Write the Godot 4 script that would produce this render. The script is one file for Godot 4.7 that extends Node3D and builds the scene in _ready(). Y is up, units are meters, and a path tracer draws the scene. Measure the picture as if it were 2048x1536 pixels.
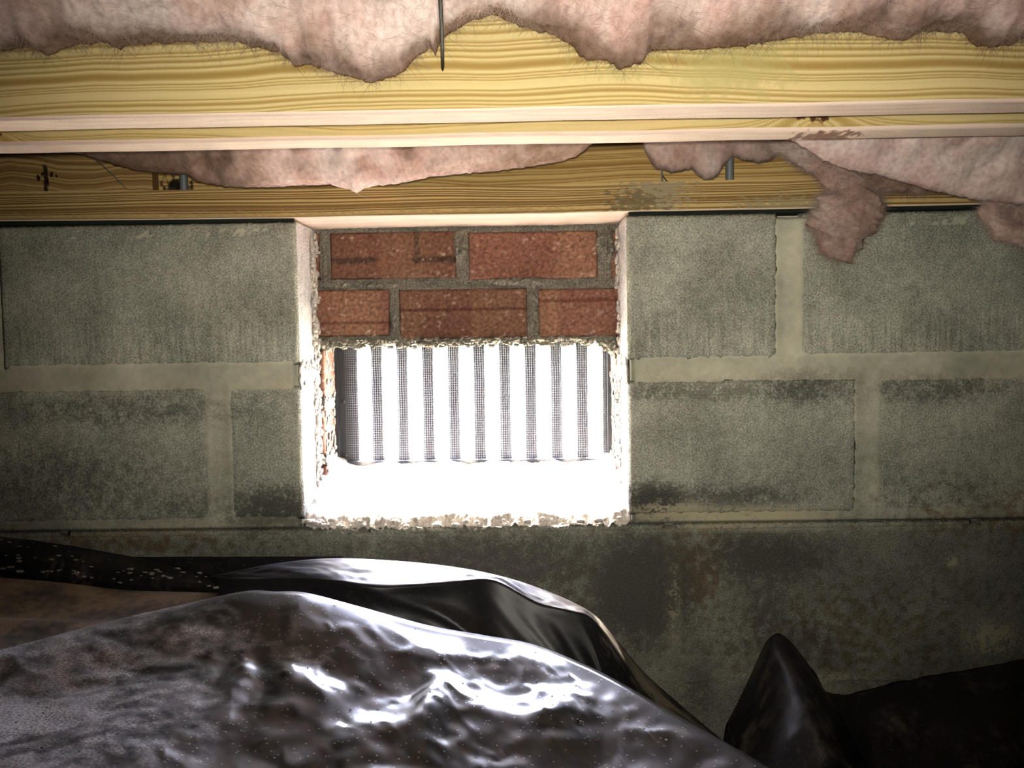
extends Node3D
# A crawl space seen towards its foundation vent: block wall, treated lumber, pink fibreglass, black plastic on the ground.
# Metres, y up. The inner face of the block wall is the plane z = 0; y = 0 is the bed joint under the vent opening.

var M := {}
const OPEN_LEFT := -0.222
const OPEN_RIGHT := 0.2144
const LUMBER := 0.4485   # underside of the joists, top of the sill plate

func _ready():
	camera_and_light()
	materials()
	shell()
	block_wall()
	brick_wall()
	vent()
	lumber()
	hardware()
	insulation()
	plastic()

# ------------------------------------------------------------------ camera, sky, light

func camera_and_light():
	var cam := Camera3D.new()
	cam.name = "camera"
	cam.position = Vector3(0.0722, 0.2443, 1.0749)
	cam.rotation = Vector3(-0.053148, 0.010837, -0.015513)
	cam.fov = 50.75
	cam.near = 0.02
	cam.far = 200.0
	add_child(cam)
	cam.current = true
	var env := Environment.new()
	env.background_mode = Environment.BG_SKY
	var sky := Sky.new()
	var sm := ProceduralSkyMaterial.new()
	sm.sky_top_color = Color(0.86, 0.88, 1.0)
	sm.sky_horizon_color = Color(0.93, 0.94, 1.0)
	sm.ground_bottom_color = Color(0.45, 0.47, 0.42)
	sm.ground_horizon_color = Color(0.6, 0.62, 0.58)
	sm.sky_energy_multiplier = 1.0
	sky.sky_material = sm
	env.sky = sky
	env.background_energy_multiplier = 55.0
	env.tonemap_mode = Environment.TONE_MAPPER_LINEAR
	env.tonemap_exposure = 4.0
	env.sdfgi_enabled = true
	env.ssao_enabled = true
	env.ssil_enabled = true
	var we := WorldEnvironment.new()
	we.name = "sky"
	we.environment = env
	add_child(we)
	# hazy sun, high in front of the vent: it reaches in as far as the sill
	var sun := DirectionalLight3D.new()
	sun.name = "sun"
	sun.look_at_from_position(Vector3.ZERO, Vector3(0.06, -1.19, 1.0))
	sun.light_color = Color(1.0, 0.95, 0.91)
	sun.light_energy = 26.0
	sun.light_angular_distance = 6.0
	sun.shadow_enabled = true
	add_child(sun)
	# the photographer's lamp, a hand's breadth above the lens
	var flash := SpotLight3D.new()
	flash.name = "camera_lamp"
	flash.position = Vector3(0.072, 0.262, 1.07)
	flash.look_at_from_position(flash.position, Vector3(0.11, 0.325, 0.0))
	flash.light_color = Color(1.0, 0.965, 0.91)
	flash.light_energy = 0.187
	flash.spot_angle = 44.0
	flash.spot_angle_attenuation = 1.0
	flash.spot_range = 12.0
	flash.spot_attenuation = 2.0
	flash.light_size = 0.012
	flash.shadow_enabled = true
	add_child(flash)

# ------------------------------------------------------------------ small helpers

func noise(sd: int, freq: float, oct := 4, kind := FastNoiseLite.TYPE_SIMPLEX_SMOOTH) -> FastNoiseLite:
	var n := FastNoiseLite.new()
	n.seed = sd
	n.noise_type = kind
	n.frequency = freq
	n.fractal_octaves = oct
	n.fractal_type = FastNoiseLite.FRACTAL_FBM if oct > 1 else FastNoiseLite.FRACTAL_NONE
	return n

func noise_bytes(w: int, h: int, sd: int, freq: float, oct := 4, kind := FastNoiseLite.TYPE_SIMPLEX_SMOOTH) -> PackedByteArray:
	var im := noise(sd, freq, oct, kind).get_image(w, h, false, false, true)
	im.convert(Image.FORMAT_L8)
	return im.get_data()

func tex(bytes: PackedByteArray, w: int, h: int) -> ImageTexture:
	return ImageTexture.create_from_image(Image.create_from_data(w, h, false, Image.FORMAT_RGB8, bytes))

func grey_tex(bytes: PackedByteArray, w: int, h: int) -> ImageTexture:
	return ImageTexture.create_from_image(Image.create_from_data(w, h, false, Image.FORMAT_L8, bytes))

func mat(called: String, c: Color, rough := 0.9, spec := 0.5) -> StandardMaterial3D:
	var m := StandardMaterial3D.new()
	m.resource_name = called
	m.albedo_color = c
	m.roughness = rough
	m.metallic_specular = spec
	m.cull_mode = BaseMaterial3D.CULL_DISABLED
	return m

func tag(o: Node3D, label: String, category: String, kind := "", group := ""):
	o.set_meta("label", label)
	o.set_meta("category", category)
	if kind: o.set_meta("kind", kind)
	if group: o.set_meta("group", group)

func node(called: String, parent: Node3D = self) -> Node3D:
	var o := Node3D.new()
	o.name = called
	parent.add_child(o, true)
	return o

func put(called: String, m: Mesh, material: Material, parent: Node3D = self) -> MeshInstance3D:
	var o := MeshInstance3D.new()
	o.name = called
	o.mesh = m
	if material: o.material_override = material
	o.cast_shadow = GeometryInstance3D.SHADOW_CASTING_SETTING_DOUBLE_SIDED
	parent.add_child(o, true)
	return o

# a mesh of triangles with normals averaged over shared corners; they agree with the winding
class Shape:
	var p := PackedVector3Array()
	var uv := PackedVector2Array()
	var col := PackedColorArray()
	var ix := PackedInt32Array()
	func add(v: Vector3, t := Vector2.ZERO, c := Color.WHITE) -> int:
		p.append(v); uv.append(t); col.append(c)
		return p.size() - 1
	func tri(a: int, b: int, c: int):
		ix.append(a); ix.append(b); ix.append(c)
	func quad(a: int, b: int, c: int, d: int):
		tri(a, b, c); tri(a, c, d)
	func grid(first: int, nu: int, nv: int, flip := false, wrap := false):   # nv rows of nu points
		for j in nv - 1:
			for i in (nu if wrap else nu - 1):
				var k := (i + 1) % nu
				var a := first + j * nu + i
				var b := first + j * nu + k
				var c := first + (j + 1) * nu + k
				var d := first + (j + 1) * nu + i
				if flip: quad(a, d, c, b)
				else: quad(a, b, c, d)
	func box(lo: Vector3, hi: Vector3, c := Color.WHITE):   # sharp edged, own corners per face
		for f in 6:
			var ax := f >> 1
			var up := (f & 1) == 1
			var u := (ax + 1) % 3
			var w := (ax + 2) % 3
			var q := []
			for k in [[0, 0], [1, 0], [1, 1], [0, 1]]:
				var v := Vector3.ZERO
				v[ax] = hi[ax] if up else lo[ax]
				v[u] = hi[u] if k[0] else lo[u]
				v[w] = hi[w] if k[1] else lo[w]
				q.append(add(v, Vector2(v[u], v[w]), c))
			if up: quad(q[0], q[3], q[2], q[1])
			else: quad(q[0], q[1], q[2], q[3])
	func mesh(into: ArrayMesh = null, material: Material = null) -> ArrayMesh:
		var n := PackedVector3Array()
		n.resize(p.size())
		for t in range(0, ix.size(), 3):
			var a := ix[t]
			var b := ix[t + 1]
			var c := ix[t + 2]
			var f := (p[c] - p[a]).cross(p[b] - p[a])
			n[a] += f; n[b] += f; n[c] += f
		for i in n.size():
			n[i] = n[i].normalized()
		var arr := []
		arr.resize(Mesh.ARRAY_MAX)
		arr[Mesh.ARRAY_VERTEX] = p
		arr[Mesh.ARRAY_NORMAL] = n
		arr[Mesh.ARRAY_TEX_UV] = uv
		arr[Mesh.ARRAY_COLOR] = col
		arr[Mesh.ARRAY_INDEX] = ix
		var m := into if into else ArrayMesh.new()
		m.add_surface_from_arrays(Mesh.PRIMITIVE_TRIANGLES, arr)
		if material: m.surface_set_material(m.get_surface_count() - 1, material)
		return m

func along(line: Array, x: float) -> Vector2:   # y of a polyline sorted by x; out of range it stays level
	if x <= line[0].x: return Vector2(x, line[0].y)
	for i in line.size() - 1:
		if x <= line[i + 1].x:
			var t: float = (x - line[i].x) / maxf(line[i + 1].x - line[i].x, 1e-6)
			return Vector2(x, lerpf(line[i].y, line[i + 1].y, t))
	return Vector2(x, line[-1].y)

func spline(pts: Array, t: float) -> Vector3:   # Catmull-Rom, t in 0..1 over the points
	var n := pts.size() - 1
	var f := clampf(t, 0.0, 1.0) * n
	var i := mini(int(f), n - 1)
	var a: Vector3 = pts[maxi(i - 1, 0)]
	var b: Vector3 = pts[i]
	var c: Vector3 = pts[i + 1]
	var d: Vector3 = pts[mini(i + 2, n)]
	return b.cubic_interpolate(c, a, d, f - i)

func ss(a: float, b: float, x: float) -> float:
	var t := clampf((x - a) / (b - a), 0.0, 1.0)
	return t * t * (3.0 - 2.0 * t)

# ------------------------------------------------------------------ materials

# Growth rings running along a board: rows are the board's height, columns its length.
func wood_bytes(w: int, h: int, sd: int, rings: float, early: Color, late: Color, sag: float, knots := [], contrast := 1.0) -> PackedByteArray:
	var out := PackedByteArray()
	out.resize(w * h * 3)
	var bend := noise(sd, 1.0, 2)
	var gap := noise(sd + 1, 0.9, 1)
	var fibre := noise_bytes(w, h, sd + 2, 0.02, 3)
	var speck := noise_bytes(w, h, sd + 3, 0.35, 2)
	var er := early.r; var eg := early.g; var eb := early.b
	var lr := late.r; var lg := late.g; var lb := late.b
	var bx := PackedFloat32Array()
	bx.resize(w)
	for y in h:
		var v := float(y) / h
		var coarse := (y & 1) == 0
		for x in w:
			if coarse and (x & 3) == 0:
				var u := float(x) / w
				var val := bend.get_noise_2d(u * 2.2, v * 0.5) * sag + bend.get_noise_2d(u * 9.0 + 40.0, v * 1.5) * sag * 0.16
				for k in knots:
					var dx: float = (u - k[0]) / k[2]
					var dy: float = (v - k[1]) / k[3]
					var r2 := dx * dx + dy * dy
					val += k[4] * signf(dy) * exp(-r2) * 0.9 + k[4] * dy * exp(-r2)
				for q in mini(4, w - x):
					bx[x + q] = val
			var t := (v + bx[x]) * rings
			t += gap.get_noise_1d(t * 0.45) * 1.1
			var f := t - floorf(t)
			var d := clampf((f - 0.25) * 2.0, 0.0, 1.0)
			if f > 0.76: d *= clampf((1.0 - f) / 0.24, 0.0, 1.0)
			var i := y * w + x
			# streaks: fibre noise read with its x squeezed so that it runs along the board
			var s := (fibre[(y * 7 % h) * w + (x >> 4)] - 128.0) / 128.0
			var g := (speck[i] - 128.0) / 128.0
			d = clampf(d * contrast + g * 0.14, 0.0, 1.0)
			var lum := 1.0 + s * 0.035 + g * 0.05
			out[i * 3] = int(clampf(lerpf(er, lr, d) * lum, 0.0, 1.0) * 255.0)
			out[i * 3 + 1] = int(clampf(lerpf(eg, lg, d) * lum, 0.0, 1.0) * 255.0)
			out[i * 3 + 2] = int(clampf(lerpf(eb, lb, d) * lum, 0.0, 1.0) * 255.0)
	for k in knots:
		if k.size() > 5: blot(out, w, h, k[0], k[1], k[2] * 0.42, k[3] * 0.42, Color(0.28, 0.16, 0.09), k[5], sd)
	return out

# a stain with a ragged edge laid into a texture (centre and radii as shares of its sides)
func blot(b: PackedByteArray, w: int, h: int, cu: float, cv: float, ru: float, rv: float, c: Color, strength: float, sd := 3, rag := 0.7, grain := 0.06):
	var n := noise(sd * 7 + 5, grain, 4)
	for y in range(maxi(0, int((cv - rv * 1.6) * h)), mini(h, int((cv + rv * 1.6) * h) + 1)):
		for x in range(maxi(0, int((cu - ru * 1.6) * w)), mini(w, int((cu + ru * 1.6) * w) + 1)):
			var dx := (float(x) / w - cu) / ru
			var dy := (float(y) / h - cv) / rv
			var r := sqrt(dx * dx + dy * dy) + n.get_noise_2d(x, y) * rag * 1.6
			var a := clampf((1.15 - r) * 2.2, 0.0, 1.0) * strength
			if a <= 0.0: continue
			var i := (y * w + x) * 3
			b[i] = int(lerpf(b[i], c.r * 255.0, a))
			b[i + 1] = int(lerpf(b[i + 1], c.g * 255.0, a))
			b[i + 2] = int(lerpf(b[i + 2], c.b * 255.0, a))

func wood(called: String, bytes: PackedByteArray, w: int, h: int, rough := 0.75) -> StandardMaterial3D:
	var m := mat(called, Color.WHITE, rough, 0.35)
	m.albedo_texture = tex(bytes, w, h)
	return m

const WALL_X0 := -0.85
const WALL_W := 1.87
const WALL_Y0 := -0.43
const WALL_H := 0.86

func wall_uv(v: Vector3) -> Vector2:
	return Vector2((v.x + (v.z if v.x > 0.0 else -v.z) - WALL_X0) / WALL_W, 1.0 - (v.y - WALL_Y0) / WALL_H)

# Concrete: colour grain, drag marks and the damp stains, laid out in the wall's own metres.
func wall_textures():
	var w := 2048
	var h := 942
	var lw := 512
	var lh := 236
	var dark := PackedFloat32Array()
	var pale := PackedFloat32Array()
	var brown := PackedFloat32Array()
	for a in [dark, pale, brown]: a.resize(lw * lh)
	# [layer, x, y, radius x, radius y, strength]
	var marks := [
		["d", -0.26, 0.02, 0.10, 0.05, 0.75], ["d", -0.45, 0.16, 0.26, 0.035, 0.45], ["d", -0.55, 0.06, 0.25, 0.08, 0.45], ["d", -0.36, 0.03, 0.13, 0.03, 0.5],
		["d", 0.30, 0.175, 0.22, 0.02, 0.5], ["d", 0.45, 0.18, 0.1, 0.035, 0.55], ["d", 0.62, 0.175, 0.14, 0.03, 0.5], ["d", 0.25, 0.025, 0.07, 0.04, 0.85], ["d", 0.34, 0.03, 0.16, 0.03, 0.6], ["d", 0.6, 0.04, 0.16, 0.05, 0.35],
		["d", 0.01, -0.06, 0.27, 0.07, 0.7], ["d", 0.23, -0.09, 0.10, 0.10, 0.95], ["d", 0.40, -0.05, 0.12, 0.05, 0.8], ["d", 0.40, -0.12, 0.05, 0.08, 0.6], ["d", 0.42, -0.17, 0.14, 0.05, 0.5], ["d", 0.7, -0.1, 0.12, 0.06, 0.3], ["d", -0.25, -0.04, 0.2, 0.03, 0.4],
		["d", 0.31, -0.24, 0.03, 0.06, 0.6], ["d", 0.42, -0.24, 0.09, 0.03, 0.6], ["d", 0.6, 0.3, 0.03, 0.02, 0.3],
		["b", 0.29, -0.07, 0.06, 0.06, 0.8], ["b", 0.33, -0.03, 0.05, 0.03, 0.5], ["b", 0.50, -0.16, 0.2, 0.08, 0.4], ["b", -0.45, -0.02, 0.2, 0.02, 0.5], ["b", 0.75, 0.0, 0.2, 0.04, 0.4], ["b", 0.05, -0.12, 0.3, 0.1, 0.35], ["b", -0.15, -0.2, 0.3, 0.1, 0.3],
		["p", 0.37, 0.005, 0.17, 0.022, 0.8], ["p", 0.28, 0.014, 0.09, 0.02, 0.7], ["p", 0.33, 0.178, 0.07, 0.015, 0.35], ["p", 0.275, -0.12, 0.012, 0.08, 0.45], ["p", 0.70, -0.165, 0.05, 0.035, 0.6], ["p", 0.45, -0.215, 0.13, 0.012, 0.5], ["p", 0.47, -0.235, 0.05, 0.02, 0.4],
		["p", -0.42, 0.0, 0.16, 0.012, 0.55], ["p", -0.25, -0.003, 0.05, 0.012, 0.4], ["p", 0.3, -0.25, 0.05, 0.05, 0.3], ["p", 0.63, 0.125, 0.05, 0.015, 0.35], ["p", 0.645, -0.06, 0.012, 0.01, 0.6],
	]
	for m in marks:
		var layer: PackedFloat32Array = dark if m[0] == "d" else pale if m[0] == "p" else brown
		for y in range(lh):
			var wy := WALL_Y0 + WALL_H * (1.0 - (y + 0.5) / lh)
			if absf(wy - m[2]) > m[4] * 1.5: continue
			for x in range(lw):
				var wx := WALL_X0 + WALL_W * (x + 0.5) / lw
				if absf(wx - m[1]) > m[3] * 1.5: continue
				var dx: float = (wx - m[1]) / m[3]
				var dy: float = (wy - m[2]) / m[4]
				var a: float = m[5] * (1.0 - ss(0.2, 1.4, sqrt(dx * dx + dy * dy)))
				var i := y * lw + x
				layer[i] = maxf(layer[i], a)
		if m[0] == "d": dark = layer
		elif m[0] == "p": pale = layer
		else: brown = layer
	var fine := noise_bytes(w, h, 11, 0.33, 3)
	var mid := noise_bytes(w, h, 12, 0.06, 4)
	var wide := noise_bytes(w, h, 13, 0.008, 4)
	var rag := noise_bytes(w, h, 14, 0.045, 5)
	var rag2 := noise_bytes(w, h, 17, 0.16, 3)
	var drag := noise(15, 0.16, 3).get_image(w, 64, false, false, true)
	drag.convert(Image.FORMAT_L8)
	drag.resize(w, h, Image.INTERPOLATE_CUBIC)
	var streak := drag.get_data()
	var block := PackedByteArray()
	block.resize(w * h * 3)
	var bed := PackedByteArray()
	bed.resize(w * h * 3)
	var height := PackedByteArray()
	height.resize(w * h)
	for y in h:
		var wy := WALL_Y0 + WALL_H * (1.0 - (y + 0.5) / h)
		var damp := 1.0 - 0.10 * ss(0.19, 0.02, wy) - 0.24 * ss(0.02, -0.03, wy)
		var drags := 0.06 * ss(0.30, 0.23, wy) * ss(0.19, 0.21, wy) + 0.015
		var row := (y * lh / h) * lw
		for x in w:
			var i := y * w + x
			var l := row + x * lw / w
			var wx := WALL_X0 + WALL_W * (x + 0.5) / w
			var f := (fine[i] - 128.0) / 128.0
			var md := (mid[i] - 128.0) / 128.0
			var wd := (wide[i] - 128.0) / 128.0
			var rg := (rag[i] - 128.0) / 128.0
			var rr := rg * 0.8 + (rag2[i] - 128.0) / 160.0
			var st := (streak[i] - 128.0) / 128.0
			var d := dark[l]
			if d > 0.0: d = clampf((d * 1.25 + rr * 0.5 - 0.25) * 1.7, 0.0, 1.0) * minf(1.0, d * 1.2)
			var pl := pale[l]
			if pl > 0.0: pl = clampf((pl * 1.25 + rr * 0.9 - 0.38) * 3.0, 0.0, 1.0) * minf(1.0, pl * 1.2)
			var br := brown[l]
			if br > 0.0: br = clampf((br + rg * 0.6 - 0.2) * 1.6, 0.0, 1.0)
			var base := damp * (1.0 + f * 0.36 + md * 0.09 + wd * 0.14 + st * drags * 2.0)
			if wx > OPEN_LEFT + 0.004 and wx < OPEN_RIGHT - 0.004 and wy > 0.0: base *= 1.18   # the clean cut ends of the blocks, lightened further to paint in window light
			var r := 0.622 * base
			var g := 0.630 * base
			var b := 0.572 * base
			if base > 0.0 and wx > OPEN_LEFT + 0.004 and wx < OPEN_RIGHT - 0.004 and wy > 0.0: g *= 0.975; b *= 1.06  # pinker cast of the window light, put into the colour of the cut ends
			r = lerpf(r, 0.50 * base, br); g = lerpf(g, 0.435 * base, br); b = lerpf(b, 0.33 * base, br)
			r = lerpf(r, 0.265 + f * 0.07, d); g = lerpf(g, 0.26 + f * 0.07, d); b = lerpf(b, 0.24 + f * 0.06, d)
			r = lerpf(r, 0.66, pl); g = lerpf(g, 0.64, pl); b = lerpf(b, 0.53, pl)
			var o := i * 3
			block[o] = int(clampf(r, 0.0, 1.0) * 255.0)
			block[o + 1] = int(clampf(g, 0.0, 1.0) * 255.0)
			block[o + 2] = int(clampf(b, 0.0, 1.0) * 255.0)
			var smooth := damp * (1.0 + 0.07 * ss(0.2, 0.23, wy) + f * 0.05 + md * 0.05 + wd * 0.12)
			r = lerpf(lerpf(0.70 * smooth, 0.5 * smooth, br), 0.36, d * 0.6); g = lerpf(lerpf(0.70 * smooth, 0.45 * smooth, br), 0.34, d * 0.6); b = lerpf(lerpf(0.62 * smooth, 0.35 * smooth, br), 0.29, d * 0.6)
			r = lerpf(r, 0.70, pl * 0.8); g = lerpf(g, 0.67, pl * 0.8); b = lerpf(b, 0.53, pl * 0.8)
			var same := 0.85 * ss(0.03, -0.02, wy) + 0.35 * ss(0.19, 0.15, wy) * ss(-0.02, 0.03, wy)
			r = lerpf(r, block[o] / 255.0, same); g = lerpf(g, block[o + 1] / 255.0, same); b = lerpf(b, block[o + 2] / 255.0, same)
			bed[o] = int(clampf(r, 0.0, 1.0) * 255.0)
			bed[o + 1] = int(clampf(g, 0.0, 1.0) * 255.0)
			bed[o + 2] = int(clampf(b, 0.0, 1.0) * 255.0)
			height[i] = int(clampf(128.0 + f * 70.0 + md * 9.0 + st * drags * 300.0, 0.0, 255.0))
	var relief := grey_tex(height, w, h)
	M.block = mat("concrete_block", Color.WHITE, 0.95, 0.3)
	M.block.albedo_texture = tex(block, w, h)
	M.block.heightmap_enabled = true
	M.block.heightmap_texture = relief
	M.block.heightmap_scale = 0.18
	M.bed = mat("tooled_mortar", Color.WHITE, 0.95, 0.3)
	M.bed.albedo_texture = tex(bed, w, h)

func triplanar(m: StandardMaterial3D, t: Texture2D, repeats: float, bump: Texture2D = null, depth := 0.1):
	m.albedo_texture = t
	m.uv1_triplanar = true
	m.uv1_world_triplanar = true
	m.uv1_scale = Vector3.ONE * repeats
	if bump:
		m.heightmap_enabled = true
		m.heightmap_texture = bump
		m.heightmap_scale = depth

func noise_tex(sd: int, freq: float, ramp: Array, oct := 5, size := 512, kind := FastNoiseLite.TYPE_SIMPLEX_SMOOTH) -> NoiseTexture2D:
	var t := NoiseTexture2D.new()
	t.width = size
	t.height = size
	t.seamless = true
	t.noise = noise(sd, freq, oct, kind)
	var g := Gradient.new()
	var o := PackedFloat32Array()
	var c := PackedColorArray()
	for k in ramp:
		o.append(k[0]); c.append(k[1])
	g.offsets = o
	g.colors = c
	t.color_ramp = g
	return t

func materials():
	wall_textures()
	var bumps := noise_tex(71, 0.05, [[0.0, Color.BLACK], [1.0, Color.WHITE]], 5)
	M.bumps = bumps
	# brick and its mortar
	M.brick = mat("fired_brick", Color.WHITE, 0.9, 0.3)
	M.brick.vertex_color_use_as_albedo = true
	triplanar(M.brick, noise_tex(21, 0.03, [[0.1, Color(0.70, 0.64, 0.62)], [0.5, Color(0.90, 0.86, 0.84)], [0.9, Color(1, 0.99, 0.97)]], 5), 9.0)
	M.mortar = mat("rough_mortar", Color.WHITE, 0.95, 0.3)
	triplanar(M.mortar, noise_tex(22, 0.05, [[0.2, Color(0.33, 0.32, 0.29)], [0.5, Color(0.47, 0.455, 0.41)], [0.8, Color(0.60, 0.58, 0.54)]], 5), 12.0)
	M.sill = mat("sill_mortar", Color.WHITE, 0.95, 0.3)
	triplanar(M.sill, noise_tex(23, 0.04, [[0.15, Color(0.52, 0.49, 0.45)], [0.5, Color(0.70, 0.68, 0.64)], [0.8, Color(0.78, 0.76, 0.73)]], 5), 12.0)
	# lumber
	var early := Color(0.87, 0.80, 0.57)
	var late := Color(0.66, 0.55, 0.30)
	var a := wood_bytes(2048, 256, 31, 32.0, early, late, 0.075)
	for k in 26:   # the greenish bruise of the treatment
		blot(a, 2048, 256, 0.62 + 0.12 * sin(k * 2.3), 0.42 + 0.4 * cos(k * 1.7), 0.02, 0.12, Color(0.72, 0.69, 0.45), 0.35, 40 + k, 0.8, 0.05)
	M.joist_near = wood("treated_pine_near", a, 2048, 256)
	M.joist_near_under = wood("planed_edge_near", wood_bytes(2048, 48, 32, 6.0, Color(0.98, 0.89, 0.82), Color(0.92, 0.80, 0.73), 0.5, [], 0.6), 2048, 48)
	M.joist_far = wood("treated_pine_far", wood_bytes(2048, 256, 33, 34.0, early, Color(0.72, 0.61, 0.35), 0.06, [[0.716, 0.9, 0.03, 0.10, 0.12, 0.95], [0.115, 0.915, 0.02, 0.12, 0.1, 1.0]]), 2048, 256)
	var e := wood_bytes(2048, 48, 34, 5.0, Color(0.98, 0.89, 0.82), Color(0.92, 0.80, 0.73), 0.6, [], 0.6)
	blot(e, 2048, 48, 0.73, 0.55, 0.022, 0.3, Color(0.45, 0.33, 0.28), 0.8, 61)
	blot(e, 2048, 48, 0.722, 0.85, 0.016, 0.12, Color(0.08, 0.05, 0.04), 1.0, 62)
	M.joist_far_under = wood("planed_edge_far", e, 2048, 48)
	var pl := wood_bytes(2048, 96, 35, 9.0, Color(0.80, 0.70, 0.47), Color(0.43, 0.31, 0.15), 0.13, [], 1.15)
	blot(pl, 2048, 96, 0.602, 0.35, 0.024, 0.7, Color(0.62, 0.58, 0.47), 0.85, 64, 0.9)   # cement slurry dried on the plate
	blot(pl, 2048, 96, 0.585, 0.7, 0.018, 0.4, Color(0.42, 0.37, 0.26), 0.7, 65, 0.9)
	blot(pl, 2048, 96, 0.70, 0.85, 0.035, 0.28, Color(0.62, 0.58, 0.45), 0.75, 66, 0.9)
	for k in 14: blot(pl, 2048, 96, 0.08 + k * 0.034, 0.93, 0.022, 0.16, Color(0.66, 0.57, 0.38), 0.55, 70 + k, 0.9)
	M.plate = wood("treated_plate", pl, 2048, 96)
	M.plate_under = wood("planed_edge_plate", wood_bytes(2048, 160, 36, 7.0, Color(0.98, 0.90, 0.82), Color(0.93, 0.83, 0.74), 0.3, [], 0.5), 2048, 160)
	var rim := wood_bytes(2048, 160, 37, 26.0, Color(0.84, 0.72, 0.46), Color(0.60, 0.44, 0.22), 0.08)
	for k in 6: blot(rim, 2048, 160, 0.212 + 0.006 * (k % 3), 0.86 + 0.04 * (k % 4), 0.006, 0.05, Color(0.10, 0.09, 0.07), 0.8, 140 + k, 0.9)
	M.rim = wood("treated_rim", rim, 2048, 160)
	var bl := wood_bytes(1024, 256, 38, 26.0, Color(0.80, 0.68, 0.45), Color(0.55, 0.41, 0.23), 0.08)
	blot(bl, 1024, 256, 0.46, 0.83, 0.006, 0.16, Color(0.12, 0.08, 0.05), 0.8, 91)
	for k in 5: blot(bl, 1024, 256, 0.44 + 0.012 * k, 0.82 + 0.03 * sin(k * 4.0), 0.005, 0.02, Color(0.1, 0.06, 0.04), 0.9, 92 + k)
	M.blocking = wood("treated_blocking", bl, 1024, 256)
	M.end_grain = mat("sawn_end", Color(0.55, 0.42, 0.25), 0.9, 0.2)
	M.seal = mat("foam_sill_seal", Color(0.13, 0.16, 0.13), 0.9, 0.3)
	M.subfloor = mat("subfloor", Color.WHITE, 0.9, 0.2)
	triplanar(M.subfloor, noise_tex(41, 0.02, [[0.2, Color(0.45, 0.36, 0.24)], [0.8, Color(0.66, 0.56, 0.4)]], 4), 3.0)
	# metal and plastic fittings
	M.steel = mat("galvanised_steel", Color(0.46, 0.49, 0.49), 0.5, 0.5)
	M.steel.metallic = 0.25
	M.wire = mat("dark_spring_wire", Color(0.11, 0.085, 0.07), 0.7, 0.3)
	M.vent = mat("vent_plastic", Color(0.10, 0.10, 0.115), 0.45, 0.5)
	M.mesh = mat("insect_mesh", Color(0.27, 0.265, 0.265), 0.6, 0.5)
	# fibreglass
	M.wool = mat("fibreglass", Color.WHITE, 1.0, 0.2)
	M.wool.vertex_color_use_as_albedo = true
	triplanar(M.wool, noise_tex(51, 0.035, [[0.1, Color(0.80, 0.76, 0.75)], [0.6, Color(0.97, 0.96, 0.955)], [0.9, Color(1, 1, 1)]], 5), 7.0)
	M.strand = mat("glass_strand", Color.WHITE, 0.8, 0.3)
	M.strand.vertex_color_use_as_albedo = true
	# ground
	M.dirt = mat("bare_soil", Color.WHITE, 1.0, 0.2)
	triplanar(M.dirt, noise_tex(55, 0.03, [[0.2, Color(0.22, 0.18, 0.14)], [0.8, Color(0.42, 0.36, 0.29)]], 5), 3.0)
	M.lawn = mat("lawn", Color.WHITE, 1.0, 0.2)
	triplanar(M.lawn, noise_tex(56, 0.03, [[0.2, Color(0.44, 0.46, 0.36)], [0.8, Color(0.62, 0.63, 0.54)]], 5), 1.5)
	plastic_material()

# Black polythene: dust lies in drifts, and where it lies the film is duller.
func film(called: String, sd: int, dusty: float, tint: Color, rough_clean := 0.2, drifts := [], gloss := 0.0) -> StandardMaterial3D:
	var s := 768
	var drift := noise_bytes(s, s, sd, 0.010, 5)
	var grit := noise_bytes(s, s, sd + 1, 0.5, 1)
	var cloud := noise_bytes(s, s, sd + 2, 0.05, 4)
	var colour := PackedByteArray()
	colour.resize(s * s * 3)
	var rough := PackedByteArray()
	rough.resize(s * s)
	var extra := PackedFloat32Array()
	extra.resize(s * s)
	for q in drifts:   # [x, y, angle, length, breadth, strength] in shares of the sheet
		for y in s:
			for x in s:
				var v := Vector2(float(x) / s - q[0], float(y) / s - q[1]).rotated(-q[2]) / Vector2(q[3], q[4])
				var r := v.length_squared()
				if r < 3.0: extra[y * s + x] += q[5] * exp(-r * 1.5)
	for i in s * s:
		var d := clampf(((drift[i] - 128.0) / 150.0 + (cloud[i] - 128.0) / 220.0 + dusty + extra[i]) * 0.8, 0.0, 1.0)
		var g := (grit[i] - 128.0) / 128.0
		var a := d * (0.75 + 0.35 * g)
		if g > 0.9: a = maxf(a, 0.75)
		colour[i * 3] = int(clampf(lerpf(0.095, tint.r, a), 0, 1) * 255.0)
		colour[i * 3 + 1] = int(clampf(lerpf(0.092, tint.g, a), 0, 1) * 255.0)
		colour[i * 3 + 2] = int(clampf(lerpf(0.095, tint.b, a), 0, 1) * 255.0)
		rough[i] = int(clampf(lerpf(rough_clean, 0.62, clampf(d * 0.9, 0, 1)) + g * 0.02, 0, 1) * 255.0)
	var m := mat(called, Color.WHITE, 1.0, 0.5)
	m.albedo_texture = tex(colour, s, s)
	m.roughness_texture = grey_tex(rough, s, s)
	m.roughness_texture_channel = BaseMaterial3D.TEXTURE_CHANNEL_RED
	if gloss > 0.0:
		m.clearcoat_enabled = true
		m.clearcoat = gloss
		m.clearcoat_roughness = 0.14
	return m

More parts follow.
